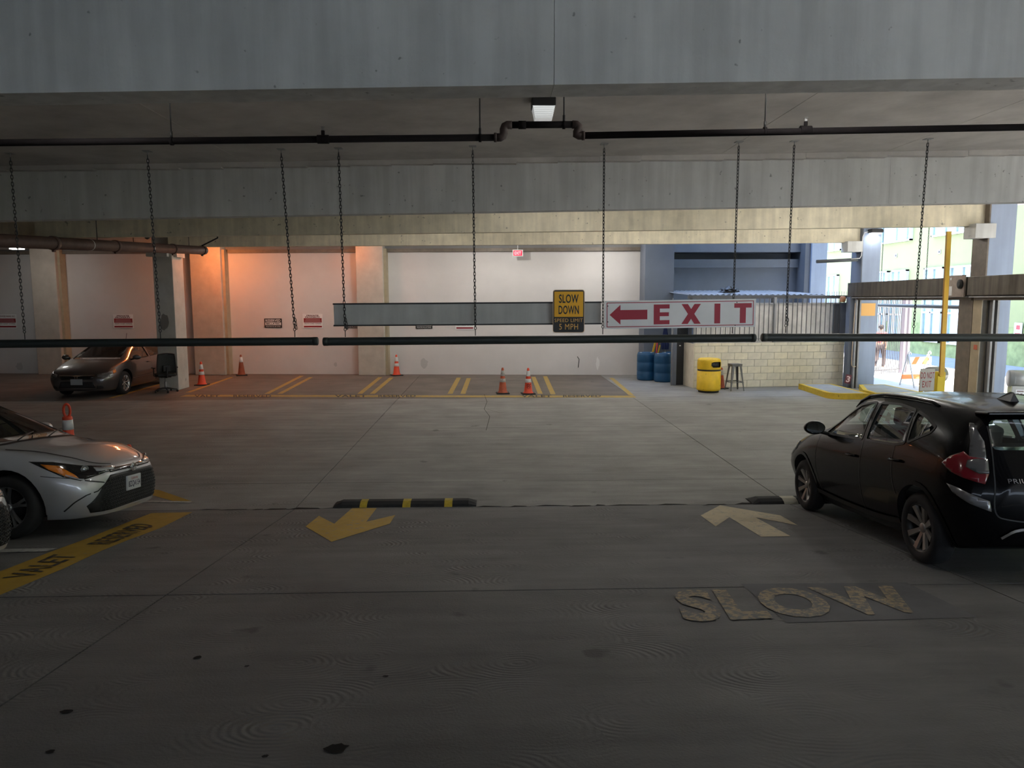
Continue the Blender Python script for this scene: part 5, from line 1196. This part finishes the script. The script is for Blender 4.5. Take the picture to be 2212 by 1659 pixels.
S.ribbon(pi, [(-.55, .36), (-.42, .425), (0, .43), (.42, .425), (.55, .36)], .02, .014, 'chrome_strip', m_chrome, prius)
S.ribbon(pi, [(-.30, .72), (-.28, .74), (.28, .74), (.30, .72)], .035, .016, 'hatch_garnish', mat('dim chrome', (.30, .30, .31), .2, metal=1), prius)
S.patch(pi, [(-.20, .68), (.20, .68), (.20, .56), (-.20, .56)], .006, 'plate_recess', m_blk_pl, prius, .06)
hx = S.hit(pi, 0, .62)[0].x; box('number_plate', hx-.016, hx-.008, -.153, .153, .555, .705, mat('plate white', (.6, .6, .6), .5), prius)
ellipse_ring(S, pi, 0, .86, .07, .045, .008, m_chrome, prius); ellipse_ring(S, pi, 0, .86, .03, .042, .005, m_chrome, prius)
def badge(S, az, s, a0, a1, z0, z1, m, parent, off=.008):
    vs, fs = text_geo(s, .0); v = []
    for a, b in vs:
        h, nn = S.hit(az, a0+(a1-a0)*a, z0+(z1-z0)*b); v.append(h+nn*off)
    return mobj('badge', v, fs, m, parent)
badge(S, pi, 'PRIUS', .20 and -.50+.0, -.50+.17, .795, .825, m_chrome, prius) if False else None
# seen from behind, the car's left side is on the left: lateral axis runs with -y at azimuth pi
badge(S, pi, 'PRIUS C', -.50, -.26, .775, .808, m_chrome, prius)
MB().add([(-1.50, 0, 1.33)], []).v
fin = MB(); fin.add([(-1.06, -.03, 1.388), (-1.06, .03, 1.388), (-1.28, .045, 1.36), (-1.28, -.045, 1.36), (-1.27, 0, 1.455), (-1.22, 0, 1.46)], [(0, 1, 5), (1, 2, 4, 5), (2, 3, 4), (3, 0, 5, 4), (0, 3, 2, 1)]); fin.build('antenna_fin', ppaint, prius)
MB().box(-1.78, -1.60, -.54, .54, 1.285, 1.312, RYm(0), .01).build('roof_spoiler', ppaint, prius)
MB().tube([(-1.80, -.05, .985), (-1.77, .10, 1.04), (-1.745, .28, 1.09)], .007, 6).build('rear_wiper', m_blk_pl, prius)

# --- silver sedans on the left
spaint = mat('silver metallic paint', (.52, .525, .54), .42, metal=.5, coat=1)
rowsC = [ # front modelled closely, the rest a plain saloon
 (-2.34, .36, .55, .62, .52, .58, .80, .50, .92, .96), (-2.28, .30, .66, .74, .56, .70, .88, .58, .98, 1.02), (-2.1, .25, .74, .83, .58, .79, .93, .64, 1.03, 1.08), (-1.8, .2, .78, .87, .58, .83, .95, .66, 1.09, 1.13), (-1.4, .17, .79, .885, .58, .84, .95, .62, 1.21, 1.25),
 (-1.0, .16, .80, .89, .56, .84, .95, .59, 1.33, 1.375), (-.4, .15, .80, .89, .55, .84, .93, .59, 1.385, 1.43), (.1, .15, .80, .89, .54, .84, .92, .585, 1.375, 1.425), (.5, .15, .80, .89, .54, .84, .91, .60, 1.24, 1.285), (.9, .15, .80, .89, .55, .84, .88, .66, 1.06, 1.10), (1.25, .16, .79, .89, .56, .83, .86, .69, .915, .95),
 (1.5, .17, .78, .89, .57, .81, .825, .67, .875, .915), (1.75, .17, .77, .875, .56, .78, .80, .64, .85, .895), (1.95, .17, .75, .84, .54, .74, .75, .60, .79, .835), (2.1, .175, .70, .77, .50, .67, .69, .55, .735, .775), (2.2, .18, .63, .68, .46, .60, .645, .48, .685, .72), (2.26, .19, .54, .58, .42, .52, .60, .42, .64, .67), (2.285, .21, .46, .50, .40, .45, .57, .36, .60, .63)]
st10 = dict(n=5, w0=.035, w1=.03, pair=(-.16, .16), a0=.3, m=mat('alloy silver', (.45, .45, .46), .3, metal=.85))
specC = dict(paint=spaint, inner=m_inner, glass=glass_mat('dark glass', (.5, .55, .53), .5), trim=m_blk_pl, r=.322, rr=.222, tw=.2, track=.775, hw=.885, axles=(1.35, -1.35), cabin=(-1.5, 1.20), seat_x=-.05, dash_x=.78, dash_z=.95,
  side_windows=[[(.98, .925), (.88, .98), (.45, 1.175), (.15, 1.29), (-.12, 1.32), (-.16, .955)], [(-.24, .955), (-.22, 1.325), (-.6, 1.31), (-.95, 1.24), (-1.18, 1.12), (-1.05, .97)]],
  windshield=[(-.70, .965), (.70, .965), (.54, 1.365), (-.54, 1.365)], ws_x=-.1, rear_glass=[(-.5, 1.12), (.5, 1.12), (.46, 1.33), (-.46, 1.33)], rg_x=-.95,
  wheel=st10, m_rim=mat('rim silver', (.40, .40, .41), .25, metal=.9), seams=[[(.95, .93), (.98, .7), (.94, .4), (.88, .25)], [(-.2, .94), (-.22, .3)], [(-1.05, .95), (-1.1, .7), (-1.0, .45)]], handles=[(-.05, .82), (-1.0, .84)], mirror=(.66, .94))
def sedan_face(S, e, plate_txt='8ZQA154'):
    for sg in (1, -1):
        def c3(l): return [(x, sg*y, z) for x, y, z in l]
        az = sg*.62
        S.patch(az, c3([(1.60, .855, .785), (1.80, .80, .775), (2.02, .69, .725), (2.17, .50, .695), (2.235, .36, .675), (2.24, .36, .635), (2.19, .52, .635), (2.10, .66, .60), (2.03, .74, .575), (1.90, .82, .625), (1.78, .86, .70)]), .004, 'headlight', m_blk_gl, e, .03, poly3=True)
        S.patch(az, c3([(1.72, .855, .755), (1.86, .81, .735), (1.99, .755, .635), (2.02, .745, .60), (1.92, .80, .625), (1.80, .855, .70)]), .008, 'turn_lens', m_lens_a, e, .03, poly3=True)
        for (x, y, z, r_) in ((2.03, .665, .685, .032),):
            h, nn = S.hit(az, Vector((x, sg*y, 0)).dot(Vector((-sin(az), cos(az), 0))), z); d = Vector((cos(az), sin(az), 0))
            MB().lathe([(r_*1.25, -.01), (r_*1.2, .012), (r_, .006), (r_*.5, .014), (0, .018)], 18, Matrix.Translation(h+d*.004) @ d.to_track_quat('Z', 'Y').to_matrix().to_4x4()).build('projector', m_lens, e)
        for y0, y1 in ((.60, .50), (.48, .38)): S.patch(az, c3([(2.10, y0, .69), (2.2, y1, .678), (2.2, y1-.005, .65), (2.10, y0-.02, .655)]), .011, 'daylight_strip', m_ledw, e, .03, poly3=True)
        S.ribbon(az, c3([(1.93, .815, .64), (2.02, .75, .592), (2.06, .72, .585)]), .012, .01, 'light_trim', m_ledw, e, poly3=True)
        # crease from the lamp to the lower intake corner
        S.ribbon(az, c3([(2.06, .715, .575), (2.17, .56, .535), (2.18, .545, .52), (2.13, .62, .455), (2.05, .70, .425)]), .012, .005, 'bumper_crease', m_blk_pl, e, poly3=True, sm=False)
        S.ribbon(az, c3([(2.05, .70, .425), (1.98, .765, .36), (1.90, .79, .27)]), .014, .005, 'bumper_crease', m_blk_pl, e, poly3=True)
        S.ribbon(sg*pi/2, [(-sg*x, z) for x, z in ((2.0, .60), (1.86, .62), (1.70, .64))][::1], .006, .004, 'panel_seam', m_blk_pl, e)
        S.ribbon(az, c3([(1.95, .77, .25), (2.10, .66, .225), (2.20, .5, .215)]), .025, .012, 'lip', spaint, e, poly3=True)
    gr = [(-.46, .60), (.46, .60), (.58, .49), (.70, .31), (.66, .235), (-.66, .235), (-.70, .31), (-.58, .49)]
    S.patch(0, gr, .006, 'grille', m_blk_pl, e, .04)
    gm = MB()
    for i in range(26):
        for j in range(9):
            y = -.60+.047*i+(.0235 if j % 2 else 0); z = .26+.036*j
            if abs(y) < .66-.6*max(0, z-.30) and not (abs(y) < .19 and .37 < z < .55):
                h, nn = S.hit(0, y, z)
                if h: gm.tube([h+Vector((.012, .018*cos(t), .014*sin(t))) for t in [2*pi*k/6 for k in range(6)]], .0035, 4, closed=True)
    gm.build('grille_mesh', m_grillmesh, e, kind='stuff')
    S.patch(0, [(-.44, .665), (.44, .665), (.44, .625), (-.44, .625)], .006, 'upper_grille', m_blk_gl, e, .04)
    S.ribbon(0, [(-.55, .225), (0, .21), (.55, .225)], .03, .014, 'chin_trim', spaint, e)
    hx = S.hit(0, 0, .64)[0].x
    for ra, rz_ in ((.062, .042), (.024, .040)): ellipse_ring(S, 0, 0, .635, ra, rz_, .006, m_chrome, e, .02)
    bx = S.hit(0, 0, .46)[0].x+.025
    pl_ = box('number_plate', bx-.02, bx, -.155, .155, .385, .545, mat('plate white 2', (.62, .64, .66), .45), e, bev=.004)
    mb = MB(); text_on(mb, plate_txt, -.135, .135, .41, .485, 0, .02, T(bx+.002, 0, 0) @ RZ(pi/2)); mb.build('plate_number', mat('plate blue', (.02, .025, .06), .5), pl_)
    mb = MB(); text_on(mb, 'California', -.075, .075, .498, .528, 0, .01, T(bx+.002, 0, 0) @ RZ(pi/2)); mb.build('plate_state', mat('plate red', (.4, .03, .04), .5), pl_)
    S.ribbon(0, [(-.68, .94), (-.4, .955), (0, .962), (.4, .955), (.68, .94)], .012, .004, 'cowl', m_blk_pl, e)
    for sg in (1, -1): # hood shut lines, seen from the side and the front
        S.ribbon(sg*.9, [(x, sg*y, z) for x, y, z in ((1.25, .71, .90), (1.6, .69, .865), (1.9, .66, .80), (2.08, .58, .735), (2.2, .42, .70))], .007, .004, 'hood_seam', m_blk_pl, e, poly3=True)
    for y in (-.45, .1): MB().tube([(1.22, y, .975), (1.12, y+.3, 1.01), (1.05, y+.55, 1.03)], .007, 6).build('wiper', m_blk_pl, e)
def on_ramp(o, rz): o.rotation_euler = (Matrix.Rotation(-atan2(RK, 1), 4, 'X') @ Matrix.Rotation(rz, 4, 'Z')).to_euler()
sx_, sy_ = -4.88-1.35, 8.22
rowsC = [tuple([r_[0]-(.09*max(0, min(1, (r_[0]-1.5)/.6)))]+list(r_[1:])) for r_ in rowsC]
sedan, S = build_car('sedan_car', rowsC, specC, 'silver sedan parked at the left with its grille and plate towards the aisle', (sx_, sy_, gz(sy_)), 0)
on_ramp(sedan, 0); sedan_face(S, sedan)
# second silver car, its front corner only just in the picture
s2 = copy_tree(sedan); s2.location = (-4.07-2.2, 5.62, gz(5.62)); s2['label'] = 'silver car of which only the front corner shows at the left edge'

# --- grey sedan by the back wall
cpaint = mat('dark grey metallic paint', (.13, .125, .125), .3, metal=.7, coat=1)
rowsH = [(-2.24, .36, .55, .62, .52, .58, .80, .50, .92, .96), (-2.15, .30, .68, .76, .56, .72, .90, .60, 1.0, 1.05), (-1.9, .22, .76, .84, .58, .80, .96, .62, 1.08, 1.12), (-1.5, .17, .78, .865, .58, .82, .97, .6, 1.19, 1.23), (-1.0, .16, .79, .87, .56, .825, .96, .57, 1.33, 1.37), (-.4, .15, .79, .875, .55, .83, .95, .57, 1.38, 1.43),
 (.1, .15, .79, .875, .54, .83, .94, .57, 1.36, 1.41), (.55, .15, .79, .875, .54, .83, .92, .60, 1.22, 1.26), (1.0, .15, .79, .875, .55, .83, .89, .65, 1.04, 1.075), (1.3, .16, .78, .875, .56, .81, .86, .66, .93, .96), (1.6, .17, .77, .865, .56, .78, .80, .64, .86, .90), (1.9, .17, .74, .83, .54, .74, .73, .60, .77, .81), (2.08, .18, .68, .77, .50, .69, .655, .54, .69, .725), (2.18, .2, .60, .68, .46, .62, .59, .46, .62, .65), (2.23, .23, .52, .60, .43, .55, .54, .40, .565, .59)]
st7 = dict(n=8, w0=.03, w1=.045, a0=.2, m=mat('bright alloy', (.66, .64, .62), .25, metal=.9))
specH = dict(specC); specH.update(paint=cpaint, hw=.87, track=.76, wheel=st7, cabin=(-1.5, 1.15), dash_x=.9, dash_z=.93, m_rim=mat('rim bright', (.6, .58, .56), .25, metal=.9),
  side_windows=[[(1.02, .925), (.9, .99), (.5, 1.17), (.15, 1.28), (-.1, 1.31), (-.14, .945)], [(-.22, .95), (-.2, 1.315), (-.6, 1.30), (-.95, 1.23), (-1.2, 1.12), (-1.05, .975)]], windshield=[(-.66, .965), (.66, .965), (.52, 1.35), (-.52, 1.35)], handles=[(-.02, .80), (-.98, .83)], mirror=(.92, .92), glass=glass_mat('dark glass 2', (.5, .5, .5), .45))
civic, S = build_car('sedan_car', rowsH, specH, 'dark grey sedan facing forward beside the concrete column', (-10.92, 19.75+2.23, 0), -pi/2-.0)
for sg in (1, -1):
    def c3(l): return [(x, sg*y, z) for x, y, z in l]
    az = sg*.6
    S.patch(az, c3([(1.80, .79, .745), (2.0, .69, .68), (2.14, .50, .625), (2.15, .48, .56), (2.08, .64, .545), (1.96, .76, .575), (1.82, .82, .66)]), .008, 'headlight', m_lens, civic, .04, poly3=True)
    S.patch(az, c3([(1.78, .80, .735), (1.88, .76, .70), (1.9, .79, .62), (1.80, .825, .66)]), .012, 'turn_lens', m_lens_a, civic, .04, poly3=True)
    S.patch(az, c3([(2.10, .58, .34), (2.16, .48, .34), (2.16, .46, .26), (2.08, .62, .26)]), .006, 'fog_recess', m_blk_pl, civic, .04, poly3=True)
    S.ribbon(sg*pi/2, [(-sg*x, z) for x, z in ((.95, .42), (0, .43), (-.95, .45))], .02, .01, 'side_moulding', mat('moulding', (.3, .29, .29), .3, metal=.6), civic)
S.patch(0, [(-.46, .60), (.46, .60), (.40, .50), (-.40, .50)], .006, 'upper_grille', m_blk_gl, civic, .05)
S.ribbon(0, [(-.46, .605), (0, .595), (.46, .605)], .018, .014, 'chrome_bar', m_chrome, civic)
S.patch(0, [(-.42, .44), (.42, .44), (.48, .28), (-.48, .28)], .006, 'lower_grille', m_blk_pl, civic, .05)
S.ribbon(0, [(-.56, .245), (0, .235), (.56, .245)], .03, .012, 'chin_trim', cpaint, civic)
hx = S.hit(0, 0, .56)[0].x+.02
mb = MB()
for s in (-1, 1): mb.tube([(hx, s*.045, .60), (hx, s*.038, .56), (hx, s*.03, .515)], .008, 6)
mb.tube([(hx, -.036, .555), (hx, .036, .555)], .007, 6); mb.build('emblem', m_chrome, civic)
bx = S.hit(0, 0, .44)[0].x+.02; box('number_plate', bx-.01, bx, -.155, .155, .36, .515, mat('plate dim', (.35, .35, .36), .5), civic, bev=.004)
MB().add([(.86, .18, .945), (1.10, .16, .95), (1.10, .50, .95), (.86, .55, .965)], [(0, 1, 2, 3)]).build('dashboard_paper', m_white, civic)
MB().tube([(-.55, 0, 1.42), (-.62, 0, 1.60)], .006, 6).build('antenna', m_blk_pl, civic)
S.ribbon(pi/2, [(.95-1.9, .42), (-.9, .42)], .01, .01, 'moulding_end', m_blk_pl, civic)
# ------------------------------------------------------------------ the walker beyond the gate
def walker(loc, rz, label):
    root = empty('person', loc, rz, label, 'person')
    J = {'pelvis': (0, 0, .92, .125), 'waist': (0, 0, 1.06, .12), 'chest': (0, .01, 1.26, .145), 'neck0': (0, .0, 1.40, .07), 'neck': (0, .015, 1.46, .052), 'head': (0, .03, 1.56, .088), 'crown': (0, .03, 1.63, .075),
         'hipL': (.09, 0, .88, .10), 'kneeL': (.10, .16, .50, .062), 'ankL': (.10, .12, .10, .042), 'toeL': (.11, .26, .04, .034), 'hipR': (-.09, 0, .88, .10), 'kneeR': (-.10, -.02, .49, .062), 'ankR': (-.10, -.28, .14, .042), 'toeR': (-.11, -.17, .05, .034),
         'shL': (.175, 0, 1.35, .06), 'elL': (.22, -.13, 1.10, .043), 'wrL': (.20, -.06, .88, .032), 'haL': (.195, -.03, .82, .032), 'shR': (-.175, 0, 1.35, .06), 'elR': (-.22, .05, 1.09, .043), 'wrR': (-.18, .24, .98, .032), 'haR': (-.17, .30, .96, .032)}
    E_ = [('pelvis', 'waist'), ('waist', 'chest'), ('chest', 'neck0'), ('neck0', 'neck'), ('neck', 'head'), ('head', 'crown'), ('pelvis', 'hipL'), ('hipL', 'kneeL'), ('kneeL', 'ankL'), ('ankL', 'toeL'), ('pelvis', 'hipR'), ('hipR', 'kneeR'), ('kneeR', 'ankR'), ('ankR', 'toeR'),
          ('chest', 'shL'), ('shL', 'elL'), ('elL', 'wrL'), ('wrL', 'haL'), ('chest', 'shR'), ('shR', 'elR'), ('elR', 'wrR'), ('wrR', 'haR')]
    def skin(J, E_, name, m, root_name, par, sub=2):
        ks = list(J); me = bpy.data.meshes.new(name); me.from_pydata([J[k][:3] for k in ks], [(ks.index(a), ks.index(b)) for a, b in E_], []); o = bpy.data.objects.new(name, me); C.objects.link(o)
        o.modifiers.new('skin', 'SKIN'); sv = me.skin_vertices[0].data
        for i, k in enumerate(ks): sv[i].radius = (J[k][3], J[k][3]); sv[i].use_root = (k == root_name)
        sd = o.modifiers.new('sub', 'SUBSURF'); sd.levels = sub; sd.render_levels = sub
        bpy.context.view_layer.update(); m2 = bpy.data.meshes.new_from_object(o.evaluated_get(bpy.context.evaluated_depsgraph_get())); o.modifiers.clear(); o.data = m2; m2.materials.clear(); m2.materials.append(m)
        m2.polygons.foreach_set('use_smooth', [True]*len(m2.polygons)); o.parent = par; return o
    sk = mat('skin', (.48, .27, .18), .6)
    body = skin(J, E_, 'body', sk, 'pelvis', root)
    def sub_(names, grow): return {k: (*J[k][:3], J[k][3]+grow) for k in names}
    sh = sub_(['pelvis', 'waist', 'chest', 'shL', 'shR', 'elL', 'elR'], .014); sh['pelvis'] = (0, 0, .95, .14); sh['neck0'] = (0, 0, 1.39, .085)
    sh['elL'] = (.205, -.08, 1.19, .058); sh['elR'] = (-.205, .03, 1.19, .058)
    skin(sh, [e_ for e_ in E_ if e_[0] in sh and e_[1] in sh], 'shirt', mat('rose shirt', (.50, .12, .13), .85), 'pelvis', root)
    tr = sub_(['pelvis', 'hipL', 'kneeL', 'ankL', 'hipR', 'kneeR', 'ankR'], .016); tr['pelvis'] = (0, 0, .93, .135)
    skin(tr, [e_ for e_ in E_ if e_[0] in tr and e_[1] in tr], 'trousers', mat('dark trousers', (.05, .035, .035), .85), 'pelvis', root)
    for s, a, t in ((.105, 'ankL', 'toeL'), (-.105, 'ankR', 'toeR')):
        A, B = Vector(J[a][:3]), Vector(J[t][:3]); MB().tube([A+Vector((0, -.05, -.05)), A+Vector((0, .03, -.05)), B, B+Vector((0, .05, -.005))], .045, 10, rs=[.035, .045, .04, .02]).build('shoe', m_white, root)
    for s, w_, f_ in ((1, 'wrL', 'haL'), (-1, 'wrR', 'haR')):
        A, B = Vector(J[w_][:3]), Vector(J[f_][:3]); d = (B-A).normalized(); n = Vector((0, d.z, -d.y)).normalized()
        for k in range(4): o_ = n*(k-1.5)*.017; L = (.055, .065, .06, .048)[k]; MB().tube([B+o_, B+o_+d*L*.6, B+o_+d*L+Vector((-s*.012, 0, 0))], .0085, 6).build('finger', sk, body)
        MB().tube([A+n*.02, A+n*.045+d*.03, A+n*.05+d*.055], .0095, 6).build('thumb', sk, body)
    hd = bmesh.new(); bmesh.ops.create_uvsphere(hd, u_segments=16, v_segments=10, radius=1)
    for v in hd.verts:
        k = v.co; f_ = 1 if k.z > -.2 or k.y < 0 else .8; v.co = Vector((k.x*.092*f_, k.y*.104-.012 if k.y < .3 else k.y*.085-.008, k.z*.085+.055 if k.z > 0 else k.z*.10+.055)); v.co += Vector((0, .02, 1.545))
    me = bpy.data.meshes.new('hair'); hd.to_mesh(me); hd.free(); me.materials.append(mat('dark hair', (.025, .018, .015), .7)); me.polygons.foreach_set('use_smooth', [True]*len(me.polygons)); o = bpy.data.objects.new('hair', me); C.objects.link(o); o.parent = body
    MB().box(-.062, .062, .108, .122, 1.565, 1.592, bev=.006).build('sunglasses', m_black, root); MB().tube([(0, .115, 1.57), (0, .135, 1.545), (0, .118, 1.54)], .012, 8).build('nose', sk, body)
    MB().tube([(-.02, .112, 1.51), (.02, .112, 1.51)], .006, 6).build('mouth', mat('lips', (.4, .12, .1), .6), body)
    for s in (-1, 1): MB().lathe([(.02, -.008), (.022, 0), (.012, .01)], 10, T(s*.09, .03, 1.555) @ RYm(pi/2)).build('ear', sk, body)
    return root
p = G(1899, 798, -.05); walker((p.x, p.y, -.06), -.7, 'person in a rose top, dark trousers and sunglasses walking past the iron gate')
